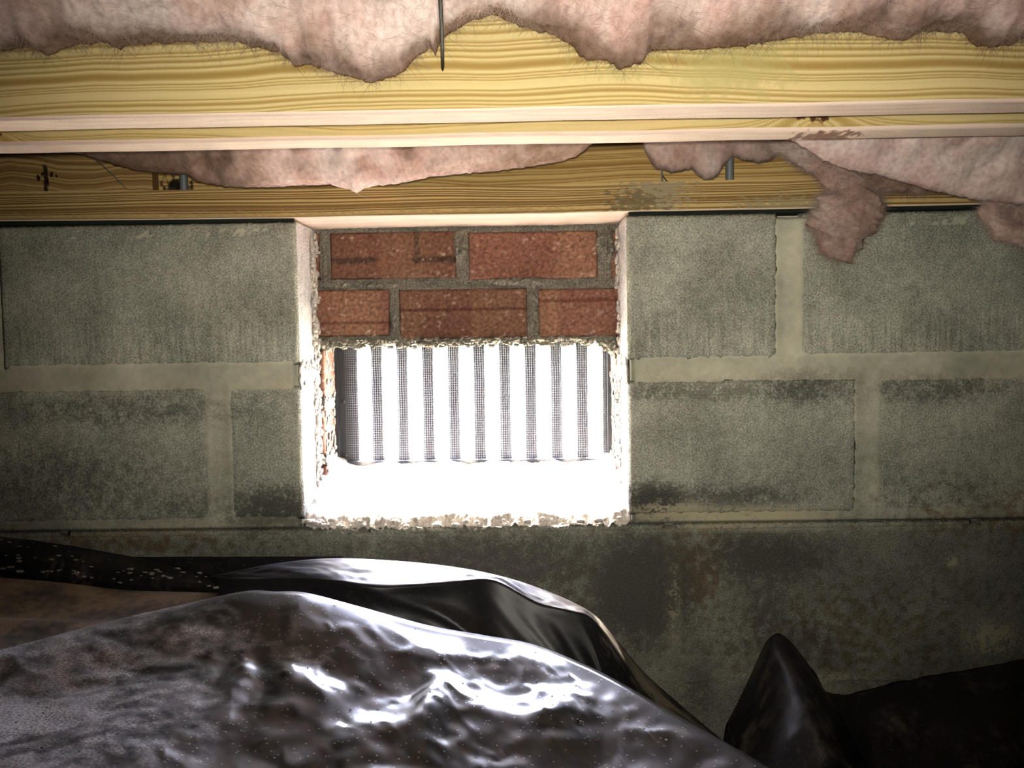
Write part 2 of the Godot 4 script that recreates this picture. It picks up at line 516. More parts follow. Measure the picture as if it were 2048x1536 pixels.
func plastic_material():
	M.film = film("black_polythene", 81, -0.75, Color(0.62, 0.605, 0.61), 0.30, [[0.15, 0.45, 0.0, 0.32, 0.8, 1.9], [0.24, 0.42, -0.75, 0.26, 0.05, 0.7], [0.36, 0.5, -0.6, 0.2, 0.05, 0.4], [0.1, 0.8, -0.5, 0.2, 0.1, 0.5], [0.74, 0.45, 0.3, 0.22, 0.3, -1.5]], 0.35)
	M.film.metallic_specular = 0.29
	M.film_clean = film("clean_polythene", 84, -0.75, Color(0.46, 0.43, 0.37), 0.38, [[0.86, 0.36, 0.0, 0.2, 0.2, 2.4]])
	M.film_clean.metallic_specular = 0.32
	M.film_dirty = film("dirty_polythene", 87, 1.0, Color(0.52, 0.44, 0.36), 0.45)
	M.film_dark = film("dull_polythene", 90, -0.15, Color(0.42, 0.38, 0.31), 0.36)
	M.film_dark.metallic_specular = 0.25

# ------------------------------------------------------------------ the room

func slab(called: String, lo: Vector3, hi: Vector3, m: Material, label: String, category: String):
	var s := Shape.new()
	s.box(lo, hi)
	var o := put(called, s.mesh(), m)
	tag(o, label, category, "structure")

func shell():
	var s := Shape.new()
	var n := noise(101, 1.3, 4)
	var nu := 90
	var nv := 66
	for j in nv:
		for i in nu:
			var x := lerpf(-2.2, 2.2, i / (nu - 1.0))
			var z := lerpf(-0.02, 3.2, j / (nv - 1.0))
			s.add(Vector3(x, ground(x, z) + n.get_noise_2d(x, z) * 0.02, z))
	s.grid(0, nu, nv, true)
	var k := s.p.size()
	for c in [[-2.2, -0.02], [2.2, -0.02], [2.2, 3.2], [-2.2, 3.2]]: s.add(Vector3(c[0], -0.9, c[1]))
	s.quad(k, k + 3, k + 2, k + 1)
	tag(put("floor", s.mesh(), M.dirt), "bare soil floor of the crawl space under the black plastic", "floor", "structure")
	slab("ceiling", Vector3(-2.2, LUMBER + 0.184, -0.2), Vector3(2.2, LUMBER + 0.21, 3.2), M.subfloor, "underside of the wooden subfloor above the joists", "ceiling")
	slab("wall_left", Vector3(-2.4, -0.9, -0.2), Vector3(-2.2, 0.70, 3.2), M.subfloor, "far left end wall of the crawl space", "wall")
	slab("wall_right", Vector3(2.2, -0.9, -0.2), Vector3(2.4, 0.70, 3.2), M.subfloor, "far right end wall of the crawl space", "wall")
	slab("wall_front", Vector3(-2.4, -0.9, 3.2), Vector3(2.4, 0.70, 3.4), M.subfloor, "wall of the crawl space behind the camera", "wall")
	slab("ground", Vector3(-60, -0.7, -90), Vector3(60, -0.30, -0.19), M.lawn, "sunlit lawn outside beyond the foundation vent", "lawn")

func ground(x: float, z: float) -> float:
	return lerpf(-0.13, -0.36, ss(-0.35, 0.5, x)) - 0.05 * ss(0.3, 1.2, z)

# one block or brick: front face z1 with a dense grid, sides going back to z0; grain by noise
func masonry(x0: float, x1: float, y0: float, y1: float, z0: float, z1: float, cell: float, rough: float, round_off: float, sd: int, uvs: Callable, tint = null) -> ArrayMesh:
	var n := noise(sd, 1.0, 3)
	var s := Shape.new()
	var nx := maxi(4, int((x1 - x0) / cell)) + 1
	var ny := maxi(4, int((y1 - y0) / cell)) + 1
	var back := z1 - z0
	# front grid, then one ring more per side that runs back
	for j in ny + 4:
		for i in nx + 4:
			var u := clampf((i - 2.0) / (nx - 1.0), 0.0, 1.0)
			var v := clampf((j - 2.0) / (ny - 1.0), 0.0, 1.0)
			var x := lerpf(x0, x1, u)
			var y := lerpf(y0, y1, v)
			var z := z1
			var ring := maxi(maxi(2 - i, i - (nx + 1)), maxi(2 - j, j - (ny + 1)))
			var edge := minf(minf(x - x0, x1 - x), minf(y - y0, y1 - y))
			if ring <= 0:
				if edge < round_off: z -= round_off * (1.0 - sqrt(maxf(0.0, 1.0 - pow(1.0 - edge / round_off, 2.0)))) * 0.8
				z += n.get_noise_2d(x * 90.0, y * 90.0) * rough
				x += n.get_noise_2d(x * 120.0 + 50.0, y * 120.0) * rough * 0.5
				y += n.get_noise_2d(x * 120.0, y * 120.0 + 70.0) * rough * 0.5
			else:
				z = z1 - round_off - (back - round_off) * (ring * 0.5)
				x += n.get_noise_3d(x * 120.0, y * 120.0, z * 120.0) * rough
				y += n.get_noise_3d(x * 120.0 + 30.0, y * 120.0, z * 120.0) * rough
			var p := Vector3(x, y, z)
			var uv: Vector2 = uvs.call(p)
			s.add(p, uv, tint.call(p) if tint != null else Color.WHITE)
	s.grid(0, nx + 4, ny + 4, false)
	return s.mesh()

func block_wall():
	var wall := node("wall_back")
	tag(wall, "grey concrete block foundation wall with a vent opening", "wall", "structure")
	var pitch := 0.2032
	# faces of the blocks, course by course: [course, x0, x1]
	var faces := [
		[1, -2.2, -0.63], [1, -0.62, OPEN_LEFT], [1, OPEN_RIGHT, 0.412], [1, 0.443, 0.826], [1, 0.838, 1.23], [1, 1.242, 2.2],
		[0, -2.2, -0.75], [0, -0.738, -0.349], [0, -0.319, OPEN_LEFT], [0, OPEN_RIGHT, 0.517], [0, 0.546, 0.936], [0, 0.948, 2.2],
		[-1, -2.2, -0.555], [-1, -0.543, -0.1475], [-1, -0.1355, 0.262], [-1, 0.276, 0.671], [-1, 0.683, 1.08], [-1, 1.092, 2.2],
		[-2, -2.2, -0.76], [-2, -0.748, -0.352], [-2, -0.34, 0.056], [-2, 0.068, 0.464], [-2, 0.476, 0.872], [-2, 0.884, 2.2],
		[-3, -2.2, -0.1], [-3, -0.09, 2.2], [-4, -2.2, 0.0], [-4, 0.01, 2.2],
	]
	var k := 0
	for f in faces:
		k += 1
		var y0: float = f[0] * pitch + (0.0135 if f[0] == 1 else 0.009 if f[0] == 0 else 0.004)
		var y1: float = (f[0] + 1) * pitch - (0.0145 if f[0] == 0 else 0.004)
		if f[0] == 1: y1 = 0.4064
		var shown: bool = f[2] > -0.8 and f[1] < 0.9 and f[0] > -3
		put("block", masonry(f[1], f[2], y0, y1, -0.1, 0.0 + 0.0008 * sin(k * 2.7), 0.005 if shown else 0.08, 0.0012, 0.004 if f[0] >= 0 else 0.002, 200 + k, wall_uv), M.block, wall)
	# the tooled bed and head joints: one body between the blocks, hollowed where the iron ran
	var heads := [[1, -0.625], [1, 0.4275], [1, 0.832], [0, -0.744], [0, -0.334], [0, 0.5315], [0, 0.942], [-1, -0.549], [-1, -0.1415], [-1, 0.269], [-1, 0.677], [-1, 1.086], [-2, -0.754], [-2, -0.346], [-2, 0.062], [-2, 0.47], [-2, 0.878]]
	var s := Shape.new()
	for part in [[-2.2, 2.2, -0.9, -0.006], [-2.2, OPEN_LEFT - 0.004, -0.006, 0.404], [OPEN_RIGHT + 0.004, 2.2, -0.006, 0.404]]:
		var n := noise(300, 1.0, 3)
		var xa := maxf(part[0], -0.9)
		var xb := minf(part[1], 1.1)
		var nx := int((xb - xa) / 0.005) + 1
		var ya := maxf(part[2], -0.45)
		var ny := int((part[3] - ya) / 0.004) + 1
		var first := s.p.size()
		for j in ny:
			for i in nx:
				var x := lerpf(xa, xb, i / (nx - 1.0))
				var y := lerpf(ya, part[3], j / (ny - 1.0))
				var z := -0.0011 + n.get_noise_2d(x * 60.0, y * 60.0) * 0.0010 + n.get_noise_2d(x * 14.0, y * 14.0) * 0.0008
				if y < 0.0: z += 0.0014
				var near := absf(y - 0.2032) if y > 0.1 else 1.0
				var seam := absf(y - roundf(y / 0.2032) * 0.2032)
				for hd in heads:
					if y > hd[0] * 0.2032 and y < hd[0] * 0.2032 + 0.2032: seam = minf(seam, absf(x - hd[1]))
				z -= 0.007 * ss(0.019, 0.026, seam)
				for hd in heads:
					if y > hd[0] * 0.2032 and y < hd[0] * 0.2032 + 0.2032: near = minf(near, absf(x - hd[1]) if hd[0] >= 0 else 1.0)
				if near < 0.016: z += 0.0006 - 0.0042 * (1.0 - pow(near / 0.016, 2.0))
				if j == 0 or j == ny - 1 or i == 0 or i == nx - 1: z = -0.02
				s.add(Vector3(x, y, z), wall_uv(Vector3(x, y, z)))
		s.grid(first, nx, ny)
		s.box(Vector3(part[0], part[2], -0.098), Vector3(part[1], part[3], -0.012))
	put("mortar", s.mesh(), M.bed, wall)
	# the bed of mortar that slopes up from the wall's face to the vent
	s = Shape.new()
	var sn := noise(310, 1.0, 5)
	var cr := noise(311, 1.0, 3)
	var nx := 220
	var nz := 90
	for j in nz:
		for i in nx:
			var x := lerpf(OPEN_LEFT - 0.002, OPEN_RIGHT + 0.002, i / (nx - 1.0))
			var t := j / (nz - 1.0)
			var z := lerpf(0.003, -0.175, t)
			var y := 0.004 + 0.055 * pow(ss(0.0, 1.0, t * 0.9 + 0.08), 0.85)
			y += sn.get_noise_2d(x * 22.0, z * 22.0) * 0.006 + cr.get_noise_2d(x * 160.0, z * 160.0) * 0.0022 * (1.0 - 0.6 * t)
			var side := minf(x - OPEN_LEFT, OPEN_RIGHT - x)
			y += 0.012 * (1.0 - ss(0.0, 0.03, side)) * (0.4 + 0.6 * t)
			# the crumbling lip at the face of the wall
			var lip := ss(0.10, 0.0, t)
			y -= lip * (0.013 + 0.009 * cr.get_noise_2d(x * 60.0, 3.0))
			z += lip * 0.004 * cr.get_noise_2d(x * 90.0, 9.0)
			if j == 0: z = -0.006
			s.add(Vector3(x, y, z))
	s.grid(0, nx, nz)
	# loose crumbs along the lip
	var rng := RandomNumberGenerator.new()
	rng.seed = 5
	for q in 80:
		var x := rng.randf_range(OPEN_LEFT + 0.003, OPEN_RIGHT - 0.003)
		if q < 34: x = OPEN_LEFT + 0.005 + absf(rng.randfn(0.0, 0.022))
		lump(s, Vector3(x, rng.randf_range(-0.002, 0.007), rng.randf_range(-0.012, 0.006)), Vector3(1.3, 0.8, 1.0) * (0.0012 + 0.0045 * pow(rng.randf(), 2.0)), q)
	put("sill", s.mesh(), M.sill, wall)
	# ragged mortar squeezed out where the blocks meet the bricks, up both jambs
	s = Shape.new()
	for q in 420:
		var left := q % 3 != 0
		var y := rng.randf_range(0.03, 0.40)
		var x := (OPEN_LEFT + rng.randf_range(-0.001, 0.0035)) if left else (OPEN_RIGHT - rng.randf_range(-0.001, 0.003))
		lump(s, Vector3(x, y, rng.randf_range(-0.103, -0.072)), Vector3(rng.randf_range(0.0015, 0.004), rng.randf_range(0.002, 0.006), rng.randf_range(0.002, 0.006)), q + 7)
	for y in [0.2, 0.205, 0.197, 0.21]:
		for q in 22:
			lump(s, Vector3(OPEN_LEFT + 0.0005, y + rng.randf_range(-0.009, 0.009), -0.1 * rng.randf()), Vector3(0.0022, 0.006, 0.006), q)
			lump(s, Vector3(OPEN_RIGHT - 0.0005, y + rng.randf_range(-0.009, 0.009), -0.1 * rng.randf()), Vector3(0.0022, 0.006, 0.006), q)
	put("jamb_mortar", s.mesh(), M.sill, wall)

# a small rough pebble
func lump(s: Shape, at: Vector3, r: Vector3, sd: int):
	var first := s.p.size()
	var nu := 7
	var nv := 5
	for j in nv:
		var b := PI * j / (nv - 1.0)
		for i in nu:
			var a := TAU * i / nu
			var k := 0.75 + 0.5 * absf(sin(sd * 12.9 + i * 7.3 + j * 3.1))
			s.add(at + Vector3(sin(b) * cos(a), cos(b), sin(b) * sin(a)) * r * (k if j > 0 and j < nv - 1 else 0.9))
	s.grid(first, nu, nv, false, true)

func brick_tint(p: Vector3, sd: int) -> Color:
	var band := sin((p.x + 0.37 * sd) * 31.0) + 0.7 * sin((p.x + 0.11 * sd) * 67.0)
	var c := Color(0.20, 0.105, 0.078).lerp(Color(0.235, 0.137, 0.092), ss(-0.3, 0.5, band))
	var k := 0.85 + 0.3 * absf(sin(sd * 4.7))
	return Color(c.r * k, c.g * k, c.b * k)

func brick_wall():
	var wall := node("wall_outer")
	tag(wall, "red brick veneer seen through the opening above and beside the vent", "wall", "structure")
	# [x0, x1, y0, y1, groove height or -1]
	var bricks := [
		[-0.41, -0.2165, 0.337, 0.404, -1.0], [-0.2005, -0.019, 0.337, 0.404, -1.0], [0.0, 0.186, 0.3335, 0.401, -1.0], [0.2055, 0.39, 0.333, 0.40, -1.0],
		[-0.31, -0.1165, 0.2545, 0.322, 0.274], [-0.1025, 0.083, 0.249, 0.3205, 0.291], [0.0995, 0.29, 0.249, 0.3185, 0.302],
	]
	for r in 4:
		var y := 0.168 - r * 0.0845
		bricks.append([-0.40 - 0.03 * (r % 2), -0.2135 - 0.0015 * (r % 2), y, y + 0.067, -1.0])
		bricks.append([0.2105 + 0.001 * (r % 2), 0.40, y, y + 0.067, -1.0])
	var k := 0
	var bn := noise(419, 1.0, 4)
	for b in bricks:
		k += 1
		var gy: float = b[4]
		var sd := k
		var mesh := masonry(b[0], b[1], b[2], b[3], -0.19, -0.1 + 0.0006 * sin(k * 5.1), 0.002, 0.0014, 0.004, 400 + k,
			func(p: Vector3) -> Vector2: return Vector2(p.x, p.y),
			func(p: Vector3) -> Color:
				var c := brick_tint(p, sd)
				if gy > 0.0 and absf(p.y - gy) < 0.0022: return Color(c.r * 0.62, c.g * 0.5, c.b * 0.5)
				var g: float = bn.get_noise_2d(p.x * 45.0, p.y * 45.0)
				var h: float = bn.get_noise_2d(p.x * 120.0, p.y * 160.0 + 30.0)
				if sd == 2:
					var q := (1.0 - ss(0.001, 0.0075, absf(p.y - 0.3635 + 0.004 * g))) * (ss(-0.128, -0.14, p.x) + ss(-0.09, -0.075, p.x)) + 0.7 * (1.0 - ss(0.002, 0.006, absf(p.x + 0.075 + 0.004 * g))) * ss(0.362, 0.375, p.y)
					c = c.lerp(Color(0.055, 0.04, 0.03), clampf(q * (1.0 + 1.6 * h), 0.0, 0.95))
				c = c.lerp(Color(0.40, 0.36, 0.31), clampf((g * 0.9 + h * 0.7 - 0.42) * 2.0, 0.0, 0.75))
				return c * (1.0 + 0.28 * h))
		put("brick", mesh, M.brick, wall)
	# mortar between the bricks, recessed here, squeezed out there; its foot hangs ragged over the vent
	var n := noise(420, 1.0, 4)
	var f := noise(421, 1.0, 3)
	var s := Shape.new()
	var nx := 300
	var ny := 100
	var bulges := [[-0.0115, 0.385, 0.010, 0.020, 0.013], [-0.014, 0.372, 0.006, 0.008, 0.01], [0.197, 0.384, 0.013, 0.018, 0.010], [0.203, 0.372, 0.012, 0.012, 0.009], [-0.2085, 0.36, 0.004, 0.03, 0.006], [0.06, 0.331, 0.05, 0.006, 0.007], [0.088, 0.328, 0.02, 0.006, 0.008], [-0.19, 0.3295, 0.03, 0.006, 0.006], [-0.13, 0.328, 0.03, 0.005, 0.005], [-0.11, 0.28, 0.006, 0.02, 0.006], [-0.108, 0.252, 0.01, 0.012, 0.008], [0.091, 0.29, 0.006, 0.03, 0.004], [-0.19, 0.247, 0.025, 0.008, 0.008], [0.2, 0.236, 0.02, 0.014, 0.008]]
	for j in ny:
		for i in nx:
			var x := lerpf(-0.3, 0.3, i / (nx - 1.0))
			var top := 0.414
			var low := 0.2405 + f.get_noise_1d(x * 90.0) * 0.006 + f.get_noise_1d(x * 330.0) * 0.002
			if x > 0.185: low = lerpf(low, 0.222, ss(0.185, 0.205, x))
			var t := j / (ny - 1.0)
			var y := lerpf(low, top, t)
			var z := -0.107 + n.get_noise_2d(x * 70.0, y * 70.0) * 0.006
			for b in bulges:
				var dx: float = (x - b[0]) / b[2]
				var dy: float = (y - b[1]) / b[3]
				z += 1.6 * b[4] * exp(-pow(dx * dx + dy * dy, 1.6)) * (0.75 + 0.9 * n.get_noise_2d(x * 160.0, y * 160.0))
			# the strip over the vent bulges out
			z += 0.007 * ss(0.2505, 0.247, y) * (0.8 + n.get_noise_2d(x * 130.0, y * 130.0))
			if j < 3: z -= 0.003 * (3 - j)
			s.add(Vector3(x, y, z))
	s.grid(0, nx, ny)
	s.box(Vector3(-0.46, 0.2485, -0.188), Vector3(0.46, 0.42, -0.112))
	s.box(Vector3(-0.46, -0.5, -0.188), Vector3(-0.2155, 0.2485, -0.108))
	s.box(Vector3(0.2115, -0.5, -0.188), Vector3(0.46, 0.2485, -0.108))
	s.box(Vector3(-0.46, -0.5, -0.188), Vector3(0.46, 0.03, -0.102))
	var rng := RandomNumberGenerator.new()
	rng.seed = 8
	for q in 260:   # curls of squeezed mortar over the vent, and beside it
		var x := rng.randf_range(-0.213, 0.208)
		lump(s, Vector3(x, 0.2435 + rng.randf_range(-0.006, 0.006) - 0.012 * ss(0.18, 0.21, x), rng.randf_range(-0.108, -0.094)), Vector3(rng.randf_range(0.002, 0.006), rng.randf_range(0.0012, 0.004), rng.randf_range(0.002, 0.005)), q)
	for q in 130:
		var right := q % 2 == 0
		lump(s, Vector3((0.2105 if right else -0.214) + rng.randf_range(-0.0012, 0.0012), rng.randf_range(0.05, 0.24), rng.randf_range(-0.165, -0.105)), Vector3(0.0016, rng.randf_range(0.002, 0.007), 0.005), q)
	for row in [0.155, 0.071, 0.24]:
		for q in 30:
			lump(s, Vector3(-0.2145, row + rng.randf_range(-0.006, 0.006), rng.randf_range(-0.165, -0.1)), Vector3(0.0022, 0.004, 0.006), q)
	put("mortar", s.mesh(), M.mortar, wall)
	slab("trim_1", Vector3(-2.4, 0.405, -0.22), Vector3(2.4, 0.70, -0.141), M.end_grain, "rough sheathing outside the rim board above the brick", "sheathing")

# ------------------------------------------------------------------ the vent

func vent():
	var v := node("foundation_vent")
	tag(v, "dark plastic foundation vent with upright louvers behind wire insect mesh", "vent")
	var s := Shape.new()
	var x0 := -0.2155
	var x1 := 0.2105
	var y0 := 0.0545
	var y1 := 0.2475
	s.box(Vector3(x0, y0, -0.192), Vector3(x0 + 0.006, y1, -0.165))
	s.box(Vector3(x1 - 0.005, y0, -0.192), Vector3(x1, y1, -0.168))
	s.box(Vector3(x0, y1 - 0.006, -0.192), Vector3(x1, y1, -0.168))
	s.box(Vector3(x0, y0, -0.192), Vector3(x1, y0 + 0.007, -0.168))
	s.box(Vector3(x0 + 0.006, y0, -0.184), Vector3(x0 + 0.0345, y1, -0.178))
	s.box(Vector3(x1 - 0.0115, y0, -0.186), Vector3(x1 - 0.005, y1, -0.176))
	put("frame", s.mesh(), M.vent, v)
	for q in [0.236, 0.155, 0.07]:
		s = Shape.new()
		lathe(s, Vector3(x0 + 0.0125, q, -0.178), Vector3(0, 0, 1), [[0.0, 0.003], [0.0024, 0.003], [0.0034, 0.0018], [0.0036, 0.0]], 14)
		put("rivet", s.mesh(), M.vent, v)
	for k in 9:
		var c := -0.1517 + 0.03988 * k
		s = Shape.new()
		# a slat of lens section, standing upright
		var ring := 14
		for j in 13:
			var t := j / 12.0
			var y := lerpf(y0 + 0.004, y1 - 0.004, t)
			var w := 0.0092 * (1.0 + 0.10 * (ss(0.93, 1.0, t) + ss(0.05, 0.0, t)) - 0.05 * exp(-pow((t - 0.42) / 0.06, 2.0)))
			for i in ring:
				var a := TAU * i / ring
				s.add(Vector3(c + cos(a) * w, y, -0.1835 + sin(a) * (0.0036 + (0.0012 if k % 2 == 1 and i in [3, 4] else 0.0))))
		s.grid(0, ring, 13, false, true)
		put("louver", s.mesh(), M.vent, v)
	# hardware cloth: 3.3 mm squares
	s = Shape.new()
	var bend := noise(440, 1.0, 2)
	var nx := int((x1 - x0 - 0.022) / 0.0033)
	var ny := int((y1 - y0 - 0.006) / 0.0036)
	for i in nx + 1:
		var x := x0 + 0.0165 + (x1 - x0 - 0.022) * i / nx
		strip(s, bend, Vector3(x, y0 + 0.004, -0.1715), Vector3(x, y1 - 0.004, -0.1715), 0.00023)
	for j in ny + 1:
		var y := y0 + 0.004 + (y1 - y0 - 0.008) * j / ny
		strip(s, bend, Vector3(x0 + 0.0165, y, -0.171), Vector3(x1 - 0.006, y, -0.171), 0.00023)
	var o := put("insect_mesh", s.mesh(), M.mesh, v)
	o.set_meta("kind", "stuff")
	o.set_meta("label", "fine grey wire mesh")

func strip(s: Shape, bend: FastNoiseLite, a: Vector3, b: Vector3, r: float):
	var d := (b - a).normalized()
	var side := d.cross(Vector3(0, 0, 1)).normalized() * r
	var n := 7
	var first := s.p.size()
	for j in n:
		var p := a.lerp(b, j / (n - 1.0))
		p += Vector3(bend.get_noise_2d(p.x * 25.0, p.y * 25.0), bend.get_noise_2d(p.y * 25.0 + 9.0, p.x * 25.0), bend.get_noise_2d(p.x * 12.0, p.y * 12.0 + 5.0) * 1.5) * 0.0009
		s.add(p + side); s.add(p + Vector3(0, 0, r)); s.add(p - side); s.add(p - Vector3(0, 0, r))
	s.grid(first, 4, n, false, true)

# a body of revolution: [distance along the axis, radius] pairs
func lathe(s: Shape, at: Vector3, axis: Vector3, prof: Array, ring := 16):
	var up := axis.normalized()
	var e := up.cross(Vector3(0.31, 0.2, 0.93) if absf(up.z) < 0.9 else Vector3(1, 0, 0)).normalized()
	var f := up.cross(e)
	var first := s.p.size()
	for q in prof:
		for i in ring:
			var a := TAU * i / ring
			s.add(at + up * q[0] + (e * cos(a) + f * sin(a)) * q[1])
	s.grid(first, ring, prof.size(), false, true)

# ------------------------------------------------------------------ lumber

# A board along x: a front face and an underside with grain of their own, eased corners, and the rest.
func board(called: String, x0: float, x1: float, y0: float, y1: float, z0: float, z1: float, u0: float, u1: float, face: Material, under: Material, r := 0.003, sag := 0.0) -> MeshInstance3D:
	var m := ArrayMesh.new()
	var n := noise(int(absf(z1) * 1000.0) + 7, 1.0, 2)
	var nx := maxi(2, int((x1 - x0) / 0.03))
	var dy := func(x: float) -> float: return sag * x * x + n.get_noise_1d(x * 6.0) * 0.0007
	var dz := func(x: float) -> float: return n.get_noise_1d(x * 5.0 + 77.0) * 0.0008
	var s := Shape.new()
	for i in nx + 1:
		var x := lerpf(x0, x1, float(i) / nx)
		var u := (x - u0) / (u1 - u0)
		var oy: float = dy.call(x)
		var oz: float = dz.call(x)
		for k in 5:
			var y := lerpf(y1, y0 + r, k / 4.0)
			s.add(Vector3(x, y + oy, z1 + oz), Vector2(u, (y1 - y) / (y1 - y0)))
	s.grid(0, 5, nx + 1, true)
	s.mesh(m, face)
	s = Shape.new()
	var prof := []
	for k in 5:
		var a := PI * 0.5 * k / 4.0
		prof.append([z1 - r + r * cos(a), y0 + r - r * sin(a)])
	for k in 4: prof.append([lerpf(z1 - r, z0 + r, (k + 1) / 4.0), y0])
	for k in 4:
		var a := PI * 0.5 * (k + 1) / 4.0
		prof.append([z0 + r - r * sin(a), y0 + r - r * cos(a)])
	for i in nx + 1:
		var x := lerpf(x0, x1, float(i) / nx)
		for k in prof.size():
			s.add(Vector3(x, prof[k][1] + dy.call(x), prof[k][0] + dz.call(x)), Vector2((x - u0) / (u1 - u0), k / (prof.size() - 1.0)))
	s.grid(0, prof.size(), nx + 1, true)
	s.mesh(m, under)
	s = Shape.new()
	s.add(Vector3(x0, y1, z1)); s.add(Vector3(x1, y1, z1)); s.add(Vector3(x1, y1, z0)); s.add(Vector3(x0, y1, z0))
	s.quad(0, 3, 2, 1)
	s.add(Vector3(x0, y1, z0)); s.add(Vector3(x1, y1, z0)); s.add(Vector3(x1, y0 + r, z0)); s.add(Vector3(x0, y0 + r, z0))
	s.quad(4, 7, 6, 5)
	for x in [x0, x1]:
		var k := s.p.size()
		s.add(Vector3(x, y0, z0)); s.add(Vector3(x, y1, z0)); s.add(Vector3(x, y1, z1)); s.add(Vector3(x, y0, z1))
		if x == x0: s.quad(k, k + 1, k + 2, k + 3)
		else: s.quad(k, k + 3, k + 2, k + 1)
	s.mesh(m, M.end_grain)
	return put(called, m, null)

func lumber():
	var top := LUMBER + 0.184
	var o := board("floor_joist", -2.2, 2.2, LUMBER, top, 0.305, 0.343, -0.62, 0.76, M.joist_near, M.joist_near_under, 0.003)
	tag(o, "nearer of two yellow treated pine joists, with the broad grained face", "joist", "", "")
	o = board("floor_joist", -2.2, 2.2, LUMBER, top, 0.2165, 0.2535, -0.62, 0.76, M.joist_far, M.joist_far_under, 0.004)
	tag(o, "farther pine joist showing as a narrow knotty strip behind the near one", "joist")
	o = board("sill_plate", -2.2, 2.2, 0.4105, LUMBER + 0.0005, -0.14, 0.001, -0.8, 0.95, M.plate, M.plate_under, 0.0012, 0.006)
	tag(o, "long treated pine sill plate lying on top of the block wall", "lumber")
	o = board("rim_joist", -2.2, 2.2, LUMBER + 0.003, top, -0.14, -0.102, -0.8, 0.95, M.rim, M.rim, 0.002, 0.006)
	tag(o, "treated pine rim joist standing upright on the sill plate behind the bolts", "joist")
	o = board("blocking", -1.6, -0.445, LUMBER + 0.003, top, -0.1, -0.08, -0.85, -0.3, M.blocking, M.blocking, 0.002, 0.006)
	tag(o, "short nailed board against the rim at the upper left of the wall", "lumber")
	var s := Shape.new()
	var n := noise(460, 1.0, 2)
	for part in [[-2.2, OPEN_LEFT - 0.002], [OPEN_RIGHT + 0.003, 2.2]]:
		var first := s.p.size()
		var nx := int((part[1] - part[0]) / 0.01)
		for i in nx + 1:
			var x := lerpf(part[0], part[1], float(i) / nx)
			var q := n.get_noise_1d(x * 20.0) * 0.0012
			for k in [[-0.139, 0.4045], [-0.139, 0.4115], [-0.003 + q, 0.4115], [-0.002 + q, 0.408], [-0.003 + q, 0.4045]]:
				s.add(Vector3(x, k[1] + 0.006 * x * x, k[0]))
		s.grid(first, 5, nx + 1, false, true)
	o = put("sill_seal", s.mesh(), M.seal)
	tag(o, "thin dark foam strip squeezed between the block wall and the plate", "seal")

func hardware():
	# threaded anchor bolts standing out of the plate
	for b in [[-0.3726, "threaded anchor bolt in the plate near the left end, under sagging insulation"], [0.3526, "threaded anchor bolt in the plate right of the vent opening"]]:
		var t := node("anchor_bolt")
		t.position = Vector3(b[0], LUMBER - 0.03, -0.012)
		tag(t, b[1], "bolt", "", "anchor bolts in the sill plate")
		var s := Shape.new()
		var prof := [[0.0, 0.0]]
		for k in 60:
			prof.append([k * 0.0012, 0.0057 if k % 2 == 0 else 0.0047])
		prof.append([0.0725, 0.004])
		prof.append([0.0725, 0.0])
		lathe(s, Vector3.ZERO, Vector3.UP, prof, 18)
		put("threaded_rod", s.mesh(), M.steel, t)
	var s := Shape.new()
	lathe(s, Vector3.ZERO, Vector3(-0.02, 1, -0.05), [[0.0, 0.0], [0.004, 0.0012], [0.055, 0.0013], [0.055, 0.003], [0.0565, 0.003], [0.057, 0.0]], 12)
	var o := put("nail", s.mesh(), M.steel)
	o.position = Vector3(0.265, LUMBER - 0.001, -0.02)
	tag(o, "thin grey nail standing between plate and insulation right of the opening", "nail")
	# split sliver of grey slurry beside the nail
	s = Shape.new()
	tube(s, [Vector3(0.278, 0.478, -0.096), Vector3(0.284, 0.470, -0.097), Vector3(0.292, 0.464, -0.098), Vector3(0.298, 0.456, -0.098), Vector3(0.305, 0.4525, -0.09)], 0.0008, 5)
	o = put("wood_sliver", s.mesh(), M.wire)
	tag(o, "thin crooked dark sliver on the rim beside the nail", "sliver")
	s = Shape.new()
	tube(s, [Vector3(-0.513, 0.51, -0.03), Vector3(-0.485, 0.485, -0.035), Vector3(-0.466, 0.462, -0.045)], 0.0006, 5)
	o = put("nail", s.mesh(), M.steel)
	tag(o, "bent thin wire nail slanting across the short left board", "nail")
	# spring wire that holds up the batt, its cut end on the near joist
	s = Shape.new()
	tube(s, [Vector3(0.0072, 0.4835, 0.3445), Vector3(0.0165, 0.479, 0.45), Vector3(0.0245, 0.473, 0.55), Vector3(0.034, 0.4655, 0.66), Vector3(0.044, 0.457, 0.76)], 0.0015, 8)
	o = put("support_wire", s.mesh(), M.wire)
	tag(o, "dark steel wire hanger ending on the near joist under the pink batt", "wire")

func tube(s: Shape, pts: Array, r: float, ring := 8, n := 24):
	var first := s.p.size()
	for j in n + 1:
		var t := float(j) / n
		var p := spline(pts, t)
		var d := (spline(pts, minf(1.0, t + 0.02)) - spline(pts, maxf(0.0, t - 0.02))).normalized()
		var e := d.cross(Vector3(0.2, 0.9, 0.37)).normalized()
		var f := d.cross(e)
		for i in ring:
			var a := TAU * i / ring
			s.add(p + (e * cos(a) + f * sin(a)) * (r if j > 0 and j < n else 0.0001))
	s.grid(first, ring, n + 1, false, true)

# ------------------------------------------------------------------ fibreglass

const PINK := Color(0.76, 0.54, 0.48)
const PALE := Color(0.95, 0.84, 0.79)
const DIRT := Color(0.27, 0.185, 0.135)

